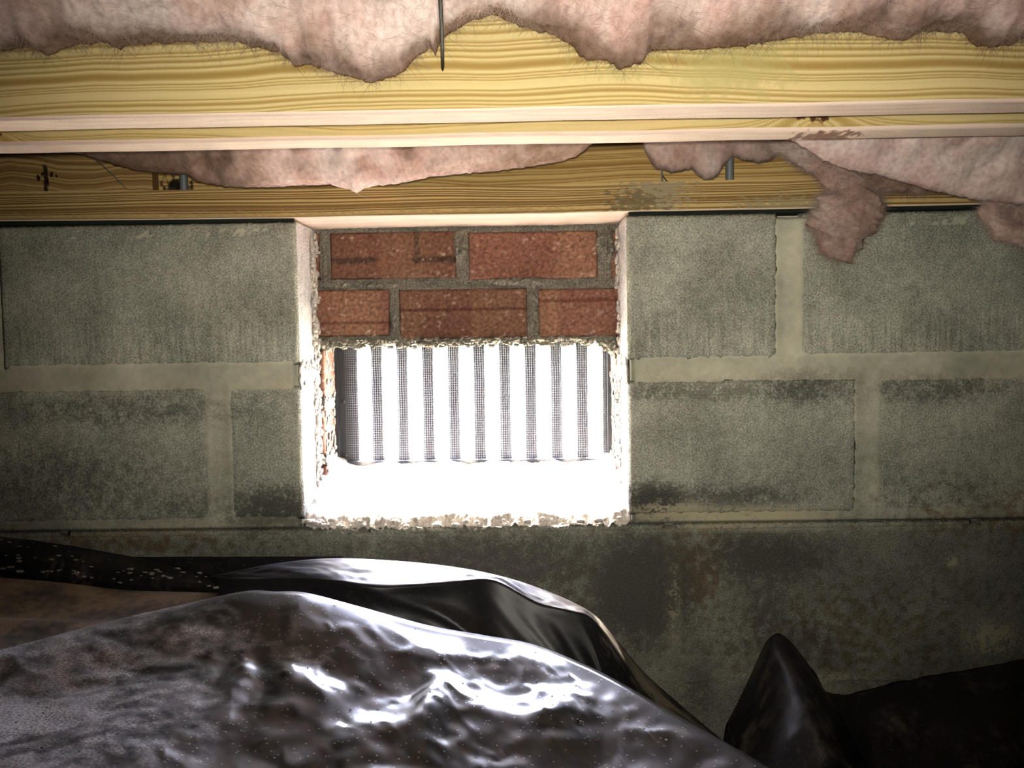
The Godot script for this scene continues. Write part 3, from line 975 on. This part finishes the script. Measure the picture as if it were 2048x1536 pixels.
func wool_tint(p: Vector3, n: FastNoiseLite, dirt: float) -> Color:
	var a := n.get_noise_3d(p.x * 14.0, p.y * 14.0, p.z * 14.0)
	var b := n.get_noise_3d(p.x * 45.0 + 9.0, p.y * 45.0, p.z * 45.0)
	var c := PINK.lerp(PALE, clampf(0.5 + a * 1.1 + b * 0.5, 0.0, 1.0))
	return c.lerp(DIRT, clampf(dirt + b * 0.5 * dirt + maxf(0.0, -a) * 0.25, 0.0, 1.0))

# loose strands standing off a mesh
func fuzz(parent: Node3D, s: Shape, count: int, length: float, sd: int):
	var m := s.mesh()
	var arr := m.surface_get_arrays(0)
	var nor: PackedVector3Array = arr[Mesh.ARRAY_NORMAL]
	var hair := Shape.new()
	for k in 4:   # a bent tapering three-sided strand of unit length
		var t := k / 3.0
		for i in 3:
			var a := TAU * i / 3.0
			hair.add(Vector3(cos(a), 0, sin(a)) * 0.011 * (1.0 - 0.75 * t) + Vector3(0.18 * t * t, t, 0.06 * sin(t * 3.0)))
	hair.grid(0, 3, 4, false, true)
	var mm := MultiMesh.new()
	mm.transform_format = MultiMesh.TRANSFORM_3D
	mm.use_colors = true
	mm.mesh = hair.mesh()
	mm.instance_count = count
	var rng := RandomNumberGenerator.new()
	rng.seed = sd
	var tris := s.ix.size() / 3
	var i := 0
	while i < count:
		var t := rng.randi_range(0, tris - 1) * 3
		var u := rng.randf()
		var v := rng.randf() * (1.0 - u)
		var a := s.ix[t]
		var b := s.ix[t + 1]
		var c := s.ix[t + 2]
		var p: Vector3 = s.p[a] + (s.p[b] - s.p[a]) * u + (s.p[c] - s.p[a]) * v
		var out: Vector3 = nor[a]
		var dir := (out * 0.35 + Vector3(rng.randfn(), rng.randfn() * 0.7, rng.randfn()) * 0.55).normalized()
		if dir.dot(out) < 0.0: dir -= out * dir.dot(out) * 1.8
		dir = dir.normalized()
		var e := dir.cross(Vector3(rng.randf() - 0.5, rng.randf() - 0.5, rng.randf() - 0.5)).normalized()
		var l := length * (0.35 + rng.randf() * rng.randf() * 1.6)
		mm.set_instance_transform(i, Transform3D(Basis(e * 0.010, dir * l, e.cross(dir) * 0.010) * Basis(), p - out * 0.001))
		var q: Color = s.col[a]
		var k := 0.8 + 0.45 * rng.randf()
		mm.set_instance_color(i, Color(minf(q.r * k, 1.0), minf(q.g * k, 1.0), minf(q.b * k, 1.0)))
		i += 1
	var o := MultiMeshInstance3D.new()
	o.name = "loose_fibres"
	o.multimesh = mm
	o.material_override = M.strand
	o.set_meta("kind", "stuff")
	parent.add_child(o, true)

func batt(called: String, s: Shape, label: String, fibres: int, length: float, sd: int):
	var t := node(called)
	tag(t, label, "insulation")
	put("wool", s.mesh(), M.wool, t)
	fuzz(t, s, fibres, length, sd)

# wool hanging as a curtain with a given lower outline: front and back skins that meet at the foot
func curtain(edge: Array, top: float, zc: Callable, thick: float, sd: int, dirt: Callable, nx := 150, ny := 34) -> Shape:
	var s := Shape.new()
	var n := noise(sd, 1.0, 4)
	var big := noise(sd + 1, 1.0, 2)
	var x0: float = edge[0].x
	var x1: float = edge[-1].x
	for j in ny * 2 + 1:
		var t := absf(j - ny) / ny           # 0 at the foot, 1 at the top
		var front := j >= ny
		for i in nx:
			var x := lerpf(x0, x1, i / (nx - 1.0))
			var low := along(edge, x).y + n.get_noise_1d(x * 170.0) * 0.0022
			var y := lerpf(low, maxf(top, low + 0.004), pow(t, 1.15))
			var side := sin(PI * clampf(i / (nx - 1.0), 0.0, 1.0))
			var belly := thick * (0.25 + 0.75 * sqrt(side)) * (sqrt(maxf(0.0, 1.0 - pow(1.0 - minf(t * 1.6, 1.0), 2.0))))
			belly *= 1.0 + big.get_noise_2d(x * 14.0, y * 20.0) * 0.55
			var z: float = zc.call(x, y)
			z += belly * (0.5 if front else -0.5)
			z += n.get_noise_2d(x * 45.0, y * 60.0 + (0.0 if front else 50.0)) * 0.004 * minf(1.0, t * 4.0)
			var p := Vector3(x, y, z)
			s.add(p, Vector2.ZERO, wool_tint(p, n, dirt.call(x, y, y - low)))
	s.grid(0, nx, ny * 2 + 1)
	return s

# wool along a line, thick and thin
func roll(s: Shape, pts: Array, radii: Array, flat: float, sd: int, dirt: float, n := 48, ring := 26):
	var ns := noise(sd, 1.0, 4)
	var first := s.p.size()
	for j in n + 1:
		var t := float(j) / n
		var p := spline(pts, t)
		var d := (spline(pts, minf(1.0, t + 0.02)) - spline(pts, maxf(0.0, t - 0.02))).normalized()
		var e := d.cross(Vector3(0, 0, 1)).normalized()
		var f := e.cross(d)
		var q := t * (radii.size() - 1)
		var k := mini(int(q), radii.size() - 2)
		var r: float = lerpf(radii[k], radii[k + 1], ss(0.0, 1.0, q - k))
		if j == 0 or j == n: r = 0.0005
		for i in ring:
			var a := TAU * i / ring
			var o := e * cos(a) * r + f * sin(a) * r * flat
			var w := p + o
			var h := ns.get_noise_3d(w.x * 40.0, w.y * 40.0, w.z * 40.0) * 0.55 + ns.get_noise_3d(w.x * 130.0, w.y * 130.0, w.z * 130.0) * 0.2
			w = p + o * (1.0 + h)
			s.add(w, Vector2.ZERO, wool_tint(w, ns, dirt + 0.25 * ns.get_noise_3d(w.x * 22.0, w.y * 22.0, 4.0)))
	s.grid(first, ring, n + 1, false, true)

func insulation():
	# the batt between this joist and the next one: its soft underside, and the torn dirty edge that hangs over the joist
	var edge := [Vector2(-0.4483, 0.5105), Vector2(-0.3819, 0.507), Vector2(-0.3552, 0.51), Vector2(-0.3401, 0.5011), Vector2(-0.3265, 0.5081), Vector2(-0.2909, 0.5131), Vector2(-0.2757, 0.5059), Vector2(-0.2667, 0.51), Vector2(-0.2402, 0.5108), Vector2(-0.2291, 0.511), Vector2(-0.1784, 0.5118), Vector2(-0.1348, 0.5002), Vector2(-0.1219, 0.4883), Vector2(-0.1109, 0.4898), Vector2(-0.07811, 0.4797), Vector2(-0.05628, 0.4729), Vector2(-0.02973, 0.4797), Vector2(-0.01624, 0.4936), Vector2(-0.002899, 0.502), Vector2(0.002228, 0.4954), Vector2(0.006013, 0.5091), Vector2(0.03256, 0.524), Vector2(0.05233, 0.53), Vector2(0.08052, 0.5171), Vector2(0.1066, 0.5106), Vector2(0.124, 0.4996), Vector2(0.1283, 0.4909), Vector2(0.1523, 0.4875), Vector2(0.1631, 0.4808), Vector2(0.1828, 0.4856), Vector2(0.1894, 0.4953), Vector2(0.233, 0.4962), Vector2(0.2765, 0.4988), Vector2(0.32, 0.5048), Vector2(0.3286, 0.5072), Vector2(0.3633, 0.5091), Vector2(0.4067, 0.5006), Vector2(0.4283, 0.5078), Vector2(0.4629, 0.5059), Vector2(0.4717, 0.4951), Vector2(0.5019, 0.4936), Vector2(0.5191, 0.5027), Vector2(0.5794, 0.5032)]
	var s := Shape.new()
	var n := noise(501, 1.0, 5)
	var big := noise(502, 1.0, 3)
	var rag := noise(503, 1.0, 3)
	var nx := 420
	var nv := 90
	for j in nv:
		for i in nx:
			var x := lerpf(-0.9, 1.0, i / (nx - 1.0))
			if i > 0 and i < nx - 1: x = lerpf(-0.55, 0.68, (i - 1.0) / (nx - 3.0))
			var low := along(edge, x).y + rag.get_noise_1d(x * 210.0) * 0.0022 + rag.get_noise_1d(x * 60.0) * 0.0015
			var t := maxf(0.0, (j - 8.0) / (nv - 9.0))
			var p: Vector3
			var body := 0.5065 + 0.012 * big.get_noise_2d(x * 7.0, t * 2.0) + 0.006 * sin(x * 9.0) + 0.045 * ss(0.02, 0.36, t)
			var lip := low
			if j < 8:   # behind the flap, between wool and joist
				var b := j / 8.0
				p = Vector3(x, lerpf(low + 0.05, low, b), lerpf(0.3445, 0.349, b))
			else:
				var z := 0.350 + 0.45 * pow(t, 1.5)
				var y := lerpf(lip, maxf(body, lip - 0.004), ss(0.0, 0.2, t))
				# a rounded foot to the flap
				y += 0.0
				z += 0.016 * sqrt(minf(1.0, t * 14.0)) * (0.8 + 0.6 * big.get_noise_2d(x * 25.0, 7.0))
				y += n.get_noise_2d(x * 16.0, z * 22.0) * 0.011 * ss(0.0, 0.3, t) + n.get_noise_2d(x * 70.0, z * 60.0) * 0.0018 * ss(0.0, 0.12, t)
				p = Vector3(x, y, z)
			var stain := ss(0.15, 0.06, t + 0.10 * big.get_noise_2d(x * 9.0, 31.0)) * 0.8
			s.add(p, Vector2.ZERO, wool_tint(p, n, stain))
	s.grid(0, nx, nv, true)
	# closed above, inside the joist bay
	var k := s.p.size()
	for x in [-0.9, 1.0]:
		for z in [0.3445, 0.816]: s.add(Vector3(x, 0.632, z), Vector2.ZERO, PINK)
	s.quad(k, k + 1, k + 3, k + 2)
	batt("insulation_batt", s, "large pink fibreglass batt along the top with torn brown edge over the near joist", 64000, 0.018, 21)
	# between the far joist and the rim
	s = curtain([Vector2(-0.5503, 0.5077), Vector2(-0.518, 0.4969), Vector2(-0.4725, 0.487), Vector2(-0.4336, 0.4748), Vector2(-0.3945, 0.4683), Vector2(-0.3553, 0.465), Vector2(-0.3425, 0.4564), Vector2(-0.3035, 0.4486), Vector2(-0.2642, 0.4473), Vector2(-0.2118, 0.449), Vector2(-0.1726, 0.4496), Vector2(-0.1466, 0.444), Vector2(-0.1369, 0.438), Vector2(-0.127, 0.4449), Vector2(-0.08118, 0.4493), Vector2(-0.04192, 0.4563), Vector2(0.003741, 0.4606), Vector2(0.04931, 0.4631), Vector2(0.08185, 0.467), Vector2(0.1209, 0.4714), Vector2(0.1469, 0.4774), Vector2(0.1651, 0.4879), Vector2(0.1763, 0.5088)], 0.60, func(x, y): return 0.02 + 0.10 * ss(0.46, 0.56, y), 0.075, 511,
		func(x, y, up): return clampf(0.55 - up * 2.0 + 0.9 * ss(-0.2, -0.42, x) + 0.45 * ss(0.0, 0.12, x) - 0.55 * exp(-pow((x + 0.17) / 0.09, 2.0)), 0.1, 0.95))
	batt("insulation_piece", s, "long sagging pink and brown insulation left of centre above the vent", 28000, 0.012, 22)
	s = curtain([Vector2(0.2276, 0.5104), Vector2(0.2366, 0.4909), Vector2(0.2521, 0.468), Vector2(0.2749, 0.4611), Vector2(0.301, 0.4659), Vector2(0.3088, 0.4573), Vector2(0.3206, 0.4506), Vector2(0.3336, 0.4556), Vector2(0.3421, 0.4697), Vector2(0.3532, 0.4798), Vector2(0.3695, 0.4756), Vector2(0.3891, 0.4714), Vector2(0.4053, 0.4763), Vector2(0.4151, 0.4877)], 0.60, func(x, y): return 0.0 + 0.08 * ss(0.47, 0.56, y), 0.05, 521,
		func(x, y, up): return 0.45 + 0.35 * ss(0.35, 0.42, x), 90, 26)
	batt("insulation_piece", s, "small pink brown insulation scrap with a hanging tongue beside the right bolt", 14000, 0.011, 23)
	s = curtain([Vector2(0.3623, 0.4791), Vector2(0.3768, 0.4697), Vector2(0.3999, 0.4601), Vector2(0.4231, 0.4488), Vector2(0.4462, 0.4393), Vector2(0.4694, 0.4343), Vector2(0.4925, 0.4316), Vector2(0.533, 0.4188), Vector2(0.5735, 0.4078), Vector2(0.6082, 0.4003), Vector2(0.6371, 0.3964), Vector2(0.666, 0.3924), Vector2(0.7121, 0.3905), Vector2(0.8044, 0.3814), Vector2(0.9193, 0.3766)], 0.60, func(x, y): return 0.115 + 0.10 * ss(0.42, 0.56, y), 0.06, 531,
		func(x, y, up): return 0.12 + 0.25 * ss(0.05, 0.10, up), 130, 34)
	batt("insulation_flap", s, "thick pink insulation flap slanting down to the upper right with pale furry edge", 34000, 0.014, 24)
	s = Shape.new()
	roll(s, [Vector3(0.3929, 0.4886, 0.03), Vector3(0.4291, 0.4762, 0.035), Vector3(0.4588, 0.4541, 0.04), Vector3(0.482, 0.4341, 0.045), Vector3(0.4853, 0.415, 0.04), Vector3(0.4812, 0.3909, 0.035), Vector3(0.4744, 0.3664, 0.03), Vector3(0.4598, 0.354, 0.03)], [0.008, 0.014, 0.016, 0.020, 0.034, 0.04, 0.034, 0.012], 0.5, 541, 0.62)
	roll(s, [Vector3(0.4984, 0.4182, 0.02), Vector3(0.5113, 0.3989, 0.02), Vector3(0.5147, 0.383, 0.02)], [0.02, 0.03, 0.026, 0.008], 0.4, 542, 0.8, 24)
	roll(s, [Vector3(0.4879, 0.4406, 0.03), Vector3(0.5322, 0.4398, 0.03), Vector3(0.5827, 0.4377, 0.03), Vector3(0.6333, 0.4318, 0.03)], [0.014, 0.014, 0.012, 0.004], 0.7, 543, 0.8, 30)
	batt("insulation_tuft", s, "brown tuft of torn insulation hanging over the block wall at the right", 26000, 0.012, 25)
	s = Shape.new()
	roll(s, [Vector3(0.6968, 0.4153, 0.07), Vector3(0.6636, 0.4108, 0.075), Vector3(0.6459, 0.3964, 0.08), Vector3(0.645, 0.3807, 0.085), Vector3(0.6554, 0.3679, 0.09), Vector3(0.6734, 0.3629, 0.09), Vector3(0.6972, 0.3613, 0.09), Vector3(0.7456, 0.3647, 0.08)], [0.012, 0.013, 0.012, 0.011, 0.012, 0.012, 0.01], 0.9, 551, 0.35)
	roll(s, [Vector3(0.6971, 0.4079, 0.06), Vector3(0.6882, 0.3928, 0.06), Vector3(0.6761, 0.3831, 0.065), Vector3(0.6609, 0.3875, 0.07)], [0.016, 0.018, 0.016, 0.006], 0.8, 552, 0.45, 30)
	batt("insulation_curl", s, "curled brownish pink insulation hanging at the right edge below the flap", 11000, 0.010, 26)

# ------------------------------------------------------------------ black plastic on the ground

func plastic():
	near_sheet()
	arched_fold()
	left_sheet()
	right_sheet()

func near_sheet():
	var crest := [Vector3(-0.4218, 0.001121, 0.5), Vector3(-0.3964, -0.003298, 0.46), Vector3(-0.3633, -0.0053, 0.42), Vector3(-0.3302, -0.003215, 0.39), Vector3(-0.2928, -0.0009159, 0.36), Vector3(-0.2487, 0.003113, 0.335), Vector3(-0.1993, 0.008039, 0.315), Vector3(-0.1721, 0.005639, 0.31), Vector3(-0.1446, 0.002737, 0.305), Vector3(-0.09752, -0.01181, 0.3), Vector3(-0.02412, -0.03122, 0.305), Vector3(0.02958, -0.038, 0.315), Vector3(0.07717, -0.04158, 0.33), Vector3(0.121, -0.04393, 0.37), Vector3(0.1545, -0.04287, 0.42), Vector3(0.1861, -0.04478, 0.47), Vector3(0.2141, -0.04615, 0.51), Vector3(0.2405, -0.04812, 0.55), Vector3(0.2846, -0.05961, 0.6)]
	# flat terraces between wrinkles (x, z, x, z, radius): they mirror the vent
	var flats := [[-0.1212, 0.3223, -0.07249, 0.3309, 0.032], [-0.07249, 0.3309, -0.006381, 0.3383, 0.028], [-0.1216, 0.3992, -0.09034, 0.4152, 0.018], [-0.06272, 0.4686, -0.01619, 0.4433, 0.014], [-0.0146, 0.4401, 0.0005289, 0.3874, 0.016], [0.002431, 0.3844, 0.03833, 0.4104, 0.018], [0.03849, 0.4143, 0.07584, 0.4275, 0.02], [0.07584, 0.4275, 0.1097, 0.4094, 0.024], [-0.1707, 0.386, -0.158, 0.4035, 0.008], [-0.08144, 0.5417, -0.02482, 0.515, 0.016], [-0.06006, 0.443, -0.02345, 0.4188, 0.01], [0.06779, 0.3384, 0.09913, 0.3634, 0.012], [0.01126, 0.5208, 0.04641, 0.5199, 0.02]]
	var s := Shape.new()
	var n := noise(601, 1.0, 3)
	var crk := noise(602, 1.0, 2)
	crk.fractal_type = FastNoiseLite.FRACTAL_RIDGED
	var nu := 340
	var nv := 150
	var behind := 10
	var wob := PackedFloat32Array()
	var heights := PackedFloat32Array()
	heights.resize(nu * nv)
	for i in nu:
		var c := spline(crest, i / (nu - 1.0))
		var front := 0.85
		var dz := (front - c.z) / (nv - 1.0)
		var swell := 0.0
		for j in nv:
			var z := c.z + dz * j
			var f := 0.0
			for q in flats:
				var a := Vector2(q[0], q[1])
				var b := Vector2(q[2], q[3])
				var w := Vector2(c.x, z)
				var d := w.distance_to(Geometry2D.get_closest_point_to_segment(w, a, b))
				f = maxf(f, ss(q[4] * 1.15, q[4] * 0.5, d))
			var lean := 0.21 + 0.10 * n.get_noise_2d(c.x * 7.0 + z * 3.0, z * 8.0) + 0.24 * ss(0.05, 0.13, c.x) * ss(0.42, 0.47, z)
			swell += dz * ((0.9 * (z - 0.35) + 0.17) * f - lean * 0.15 - swell / 0.09 * (1.0 - f))
			heights[j * nu + i] = lerpf(c.y, c.y * 0.55 - 0.02, ss(0.0, 0.1, z - c.z)) - 0.17 * (1.0 - 0.75 * ss(-0.10, -0.24, c.x)) * (z - c.z) + swell
	# soften along x, so that the terraces end in slopes
	for pass_ in 8:
		var old := heights.duplicate()
		for j in nv:
			for i in range(1, nu - 1):
				heights[j * nu + i] = 0.25 * old[j * nu + i - 1] + 0.5 * old[j * nu + i] + 0.25 * old[j * nu + i + 1]
	for j in nv + behind:
		for i in nu:
			var c := spline(crest, i / (nu - 1.0))
			var p: Vector3
			if j < behind:   # rolls over the crest and down behind it
				var b := 1.0 - float(j) / behind
				p = Vector3(c.x, c.y - 0.17 * pow(b, 1.7), c.z - 0.05 * sqrt(b))
			else:
				var t := float(j - behind) / (nv - 1.0)
				var z := lerpf(c.z, 0.85, t)
				var y := heights[(j - behind) * nu + i]
				var w := ss(0.0, 0.08, t)
				y += (crk.get_noise_2d(c.x * 10.0 + z * 6.0, z * 11.0 - c.x * 4.0) * 0.0019 + crk.get_noise_2d(c.x * 26.0 - z * 14.0, z * 24.0 + c.x * 9.0) * 0.0005 * ss(-0.2, -0.05, c.x) + n.get_noise_2d(c.x * 50.0, z * 50.0) * 0.0003) * w
				y += pow(clampf(0.5 + 0.5 * crk.get_noise_2d(c.x * 17.0 + z * 8.0 + 30.0, z * 15.0 - c.x * 7.0), 0.0, 1.0), 7.0) * 0.0014 * w * ss(-0.3, -0.12, c.x)
				p = Vector3(c.x, y, z)
			s.add(p, Vector2((p.x + 0.5) / 0.9, (p.z - 0.22) / 0.65))
	s.grid(0, nu, nv + behind, true)
	var t := node("plastic_sheet")
	tag(t, "wrinkled shiny black plastic sheet heaped up in the foreground", "plastic sheet")
	put("film", s.mesh(), M.film, t)
	# grit and crumbs lying on it
	var rng := RandomNumberGenerator.new()
	rng.seed = 9
	var g := Shape.new()
	lump(g, Vector3.ZERO, Vector3.ONE, 3)
	var mm := MultiMesh.new()
	mm.transform_format = MultiMesh.TRANSFORM_3D
	mm.use_colors = true
	mm.mesh = g.mesh()
	mm.instance_count = 1200
	for q in 1200:
		var i := rng.randi_range(0, nu - 1)
		var j := behind + int(pow(rng.randf(), 0.8) * (nv * 0.75))
		var r := rng.randf_range(0.0003, 0.0009) * (2.0 if q % 90 == 0 else 1.0)
		var b := Basis.from_euler(Vector3(rng.randf() * 6.0, rng.randf() * 6.0, 0)).scaled(Vector3(r, r * 0.6, r))
		mm.set_instance_transform(q, Transform3D(b, s.p[j * nu + i] + Vector3(0, r * 0.3, 0)))
		var k := rng.randf_range(0.04, 0.20)
		mm.set_instance_color(q, Color(k, k * 0.95, k * 0.9))
	var o := MultiMeshInstance3D.new()
	o.name = "grit"
	o.multimesh = mm
	o.material_override = M.strand
	o.set_meta("kind", "stuff")
	t.add_child(o, true)

func arched_fold():
	var back := [Vector3(-0.3183, -0.04277, 0.085), Vector3(-0.2805, -0.03505, 0.085), Vector3(-0.2303, -0.02623, 0.085), Vector3(-0.1679, -0.02136, 0.085), Vector3(-0.09333, -0.02483, 0.085), Vector3(-0.01896, -0.03332, 0.085), Vector3(0.04288, -0.04605, 0.085), Vector3(0.09226, -0.0624, 0.085), Vector3(0.1354, -0.08184, 0.085), Vector3(0.1601, -0.09729, 0.085), Vector3(0.1798, -0.1197, 0.085), Vector3(0.2185, -0.1677, 0.085), Vector3(0.265, -0.2115, 0.085), Vector3(0.3178, -0.2582, 0.085)]
	var front := [Vector3(-0.3032, -0.04213, 0.0984), Vector3(-0.2588, -0.03894, 0.113), Vector3(-0.1924, -0.03362, 0.1336), Vector3(-0.1352, -0.03267, 0.151), Vector3(-0.08857, -0.03806, 0.1526), Vector3(-0.01514, -0.04088, 0.1308), Vector3(0.03448, -0.04443, 0.111), Vector3(0.08831, -0.07057, 0.1194), Vector3(0.1211, -0.07767, 0.1212), Vector3(0.1498, -0.08696, 0.12), Vector3(0.1687, -0.1085, 0.12), Vector3(0.1954, -0.1517, 0.12), Vector3(0.2221, -0.1975, 0.12), Vector3(0.279, -0.2389, 0.12)]
	var s := Shape.new()
	var n := noise(611, 1.0, 3)
	var nu := 200
	var nv := 60
	for i in nu:
		var t := i / (nu - 1.0)
		var b := spline(back, t)
		var f := spline(front, t)
		var foot := Vector3(f.x + 0.01, minf(f.y - 0.14, ground(f.x, 0.25) + 0.01), minf(f.z + 0.03 + 0.06 * ss(0.0, 0.2, t), 0.235))
		foot.y = maxf(foot.y, ground(f.x, f.z) + 0.005)
		var heel := Vector3(b.x, ground(b.x, 0.05) + 0.005, b.z - 0.05)
		for j in nv:
			var v := j / (nv - 1.0)
			var p: Vector3
			if v < 0.2:      # up the back
				var q := v / 0.2
				p = heel.lerp(b, q)
				p.z = lerpf(heel.z, b.z, q * q)
			elif v < 0.5:    # the top, nearly level
				var q := (v - 0.2) / 0.3
				p = b.lerp(f, q)
				p.y += 0.0015 * sin(PI * q) + n.get_noise_2d(t * 9.0, q * 1.5) * 0.0035 * sin(PI * q)
			else:            # the front, hanging in a hollow curve
				var q := (v - 0.5) / 0.5
				p = f.lerp(foot, q)
				p.z = lerpf(f.z, foot.z, pow(q, 1.25)) - 0.018 * sin(PI * minf(q * 1.3, 1.0)) * ss(0.03, 0.06, f.z - 0.085)
				p.z += 0.007 * exp(-pow((q - (t - 0.28) * 2.4) / 0.06, 2.0)) * sin(PI * q)
				p += Vector3(0, 0, 1) * n.get_noise_2d(t * 6.0 - q * 2.0, q * 1.0 + 20.0) * 0.006 * sin(PI * q)
			s.add(p, Vector2(t, v))
	s.grid(0, nv, nu)
	var o := put("plastic_fold", s.mesh(), M.film_clean)
	tag(o, "arched fold of black plastic with bright top standing below the vent", "plastic sheet")

func left_sheet():
	var top := [Vector3(-0.7542, 0.01958, 0.02), Vector3(-0.6216, -0.00229, 0.02), Vector3(-0.5685, -0.009022, 0.02), Vector3(-0.5221, -0.01701, 0.02), Vector3(-0.4295, -0.03499, 0.02), Vector3(-0.3834, -0.047, 0.02), Vector3(-0.3306, -0.06112, 0.02)]
	var low := [Vector3(-0.7144, -0.02732, 0.075), Vector3(-0.5879, -0.03851, 0.075), Vector3(-0.5373, -0.04298, 0.075), Vector3(-0.4931, -0.048, 0.075), Vector3(-0.4301, -0.05646, 0.075), Vector3(-0.3733, -0.05908, 0.075), Vector3(-0.3102, -0.06178, 0.075)]
	var s := Shape.new()
	var n := noise(621, 1.0, 4)
	var nu := 140
	var dark := Shape.new()
	for i in nu:
		var t := i / (nu - 1.0)
		var a := spline(top, t)
		var b := spline(low, t)
		for j in 24:
			var v := j / 23.0
			var p := a.lerp(b, v)
			if j == 0: p += Vector3(0, -0.12, -0.01)
			elif j == 23: p += Vector3(0, -0.05, -0.02)
			else:
				p.z += 0.012 * sin(PI * v) + n.get_noise_2d(p.x * 12.0, v * 3.0) * 0.003
				p.y += 0.004 * sin(PI * v)
			dark.add(p, Vector2(p.x, p.y + p.z) * 2.0)
	dark.grid(0, 24, nu)
	# the wide flat part in front of it, under brown dust
	for i in nu:
		var t := i / (nu - 1.0)
		var b := spline(low, t) + Vector3(0, -0.004, 0.003)
		for j in 60:
			var v := j / 59.0
			var p := Vector3(b.x, b.y - 0.012 * ss(0.0, 0.4, v) - 0.02 * v + n.get_noise_2d(b.x * 7.0, v * 3.0) * 0.006 * v, lerpf(b.z, lerpf(0.37, 0.23, ss(-0.42, -0.2, b.x)), v))
			p.y += 0.006 * exp(-pow((v - 0.45 + 0.2 * t) / 0.05, 2.0)) * ss(0.0, 0.3, t)
			s.add(p, Vector2(p.x, p.z) * 1.6)
	s.grid(0, 60, nu)
	var th := node("plastic_sheet")
	tag(th, "dusty brown plastic sheet lying flat at the left before the wall", "plastic sheet")
	put("film", s.mesh(), M.film_dirty, th)
	var strip_ := node("plastic_strip")
	tag(strip_, "dark turned up plastic edge with pale specks against the wall at left", "plastic sheet")
	put("film", dark.mesh(), M.film_dark, strip_)
	var rng := RandomNumberGenerator.new()
	rng.seed = 12
	var c := Shape.new()
	for q in 70:
		var i := rng.randi_range(20, nu - 2)
		var j := rng.randi_range(3, 21)
		var r := rng.randf_range(0.0008, 0.0026)
		lump(c, dark.p[i * 24 + j], Vector3(r * 1.8, r * 0.8, r * 0.5), q)
	var o := put("crumbs", c.mesh(), M.mortar, strip_)
	o.set_meta("kind", "stuff")
	# a black sheet end in the shadow under the arch
	s = Shape.new()
	for i in 60:
		var x := lerpf(-0.45, -0.17, i / 59.0)
		for j in 14:
			var v := j / 13.0
			s.add(Vector3(x, lerpf(-0.0375 - 0.01 * (x + 0.46), -0.12, v), 0.006 + 0.003 * v + n.get_noise_2d(x * 20.0, v * 3.0) * 0.0015), Vector2(x, v * 0.1))
	s.grid(0, 14, 60)
	o = put("plastic_end", s.mesh(), M.film_clean)
	tag(o, "black plastic end tucked against the wall left of the arched fold", "plastic sheet")

func right_sheet():
	var top := [Vector3(0.2886, -0.2992, 0.03), Vector3(0.3282, -0.2915, 0.03), Vector3(0.3808, -0.2799, 0.03), Vector3(0.4332, -0.2164, 0.03), Vector3(0.4594, -0.2214, 0.03), Vector3(0.4921, -0.2278, 0.03), Vector3(0.5508, -0.2123, 0.03), Vector3(0.5964, -0.1981, 0.03), Vector3(0.7247, -0.1629, 0.03), Vector3(0.8548, -0.1312, 0.03)]
	var s := Shape.new()
	var n := noise(631, 1.0, 4)
	var nu := 230
	var nv := 120
	var line := []
	for v in top: line.append(Vector2(v.x, v.y))
	for j in nv:
		for i in nu:
			var x := lerpf(0.325, 1.3, i / (nu - 1.0))
			var v := j / (nv - 1.0)
			var z := lerpf(0.022, 0.75, v)
			var back := minf(along(line, x).y, -0.212 + 0.17 * maxf(0.0, x - 0.55))
			if x < 0.43: back = lerpf(-0.295, -0.222, ss(0.33, 0.43, x))
			var flat := ground(x, z) + 0.02
			var y := lerpf(back, flat + 0.02, ss(0.0, 0.32, v))
			# the peaked fold: a tent whose ridge runs from the wall towards the camera, falling
			var ridge := 0.382 + 0.10 * (z - 0.1)
			var w := 0.072 + 0.20 * maxf(0.0, z - 0.1)
			var d := absf(x - ridge + 0.004 * n.get_noise_1d(z * 14.0))
			var tall := 0.140 * ss(0.045, 0.085, z) * (1.0 - 0.75 * ss(0.09, 0.42, z))
			y += tall * maxf(0.0, 1.0 - (sqrt(d * d + 0.000225) - 0.015) / w)
			y += n.get_noise_2d(x * 7.0, z * 9.0) * 0.010 * ss(0.0, 0.1, v) + n.get_noise_2d(x * 25.0, z * 30.0) * 0.002
			if j == 0: y -= 0.08
			s.add(Vector3(x, y, z), Vector2(x, z) * 1.6)
	s.grid(0, nu, nv, true)
	var o := put("plastic_sheet", s.mesh(), M.film_dark)
	tag(o, "dull black plastic sheet at the lower right with one pointed peak", "plastic sheet")
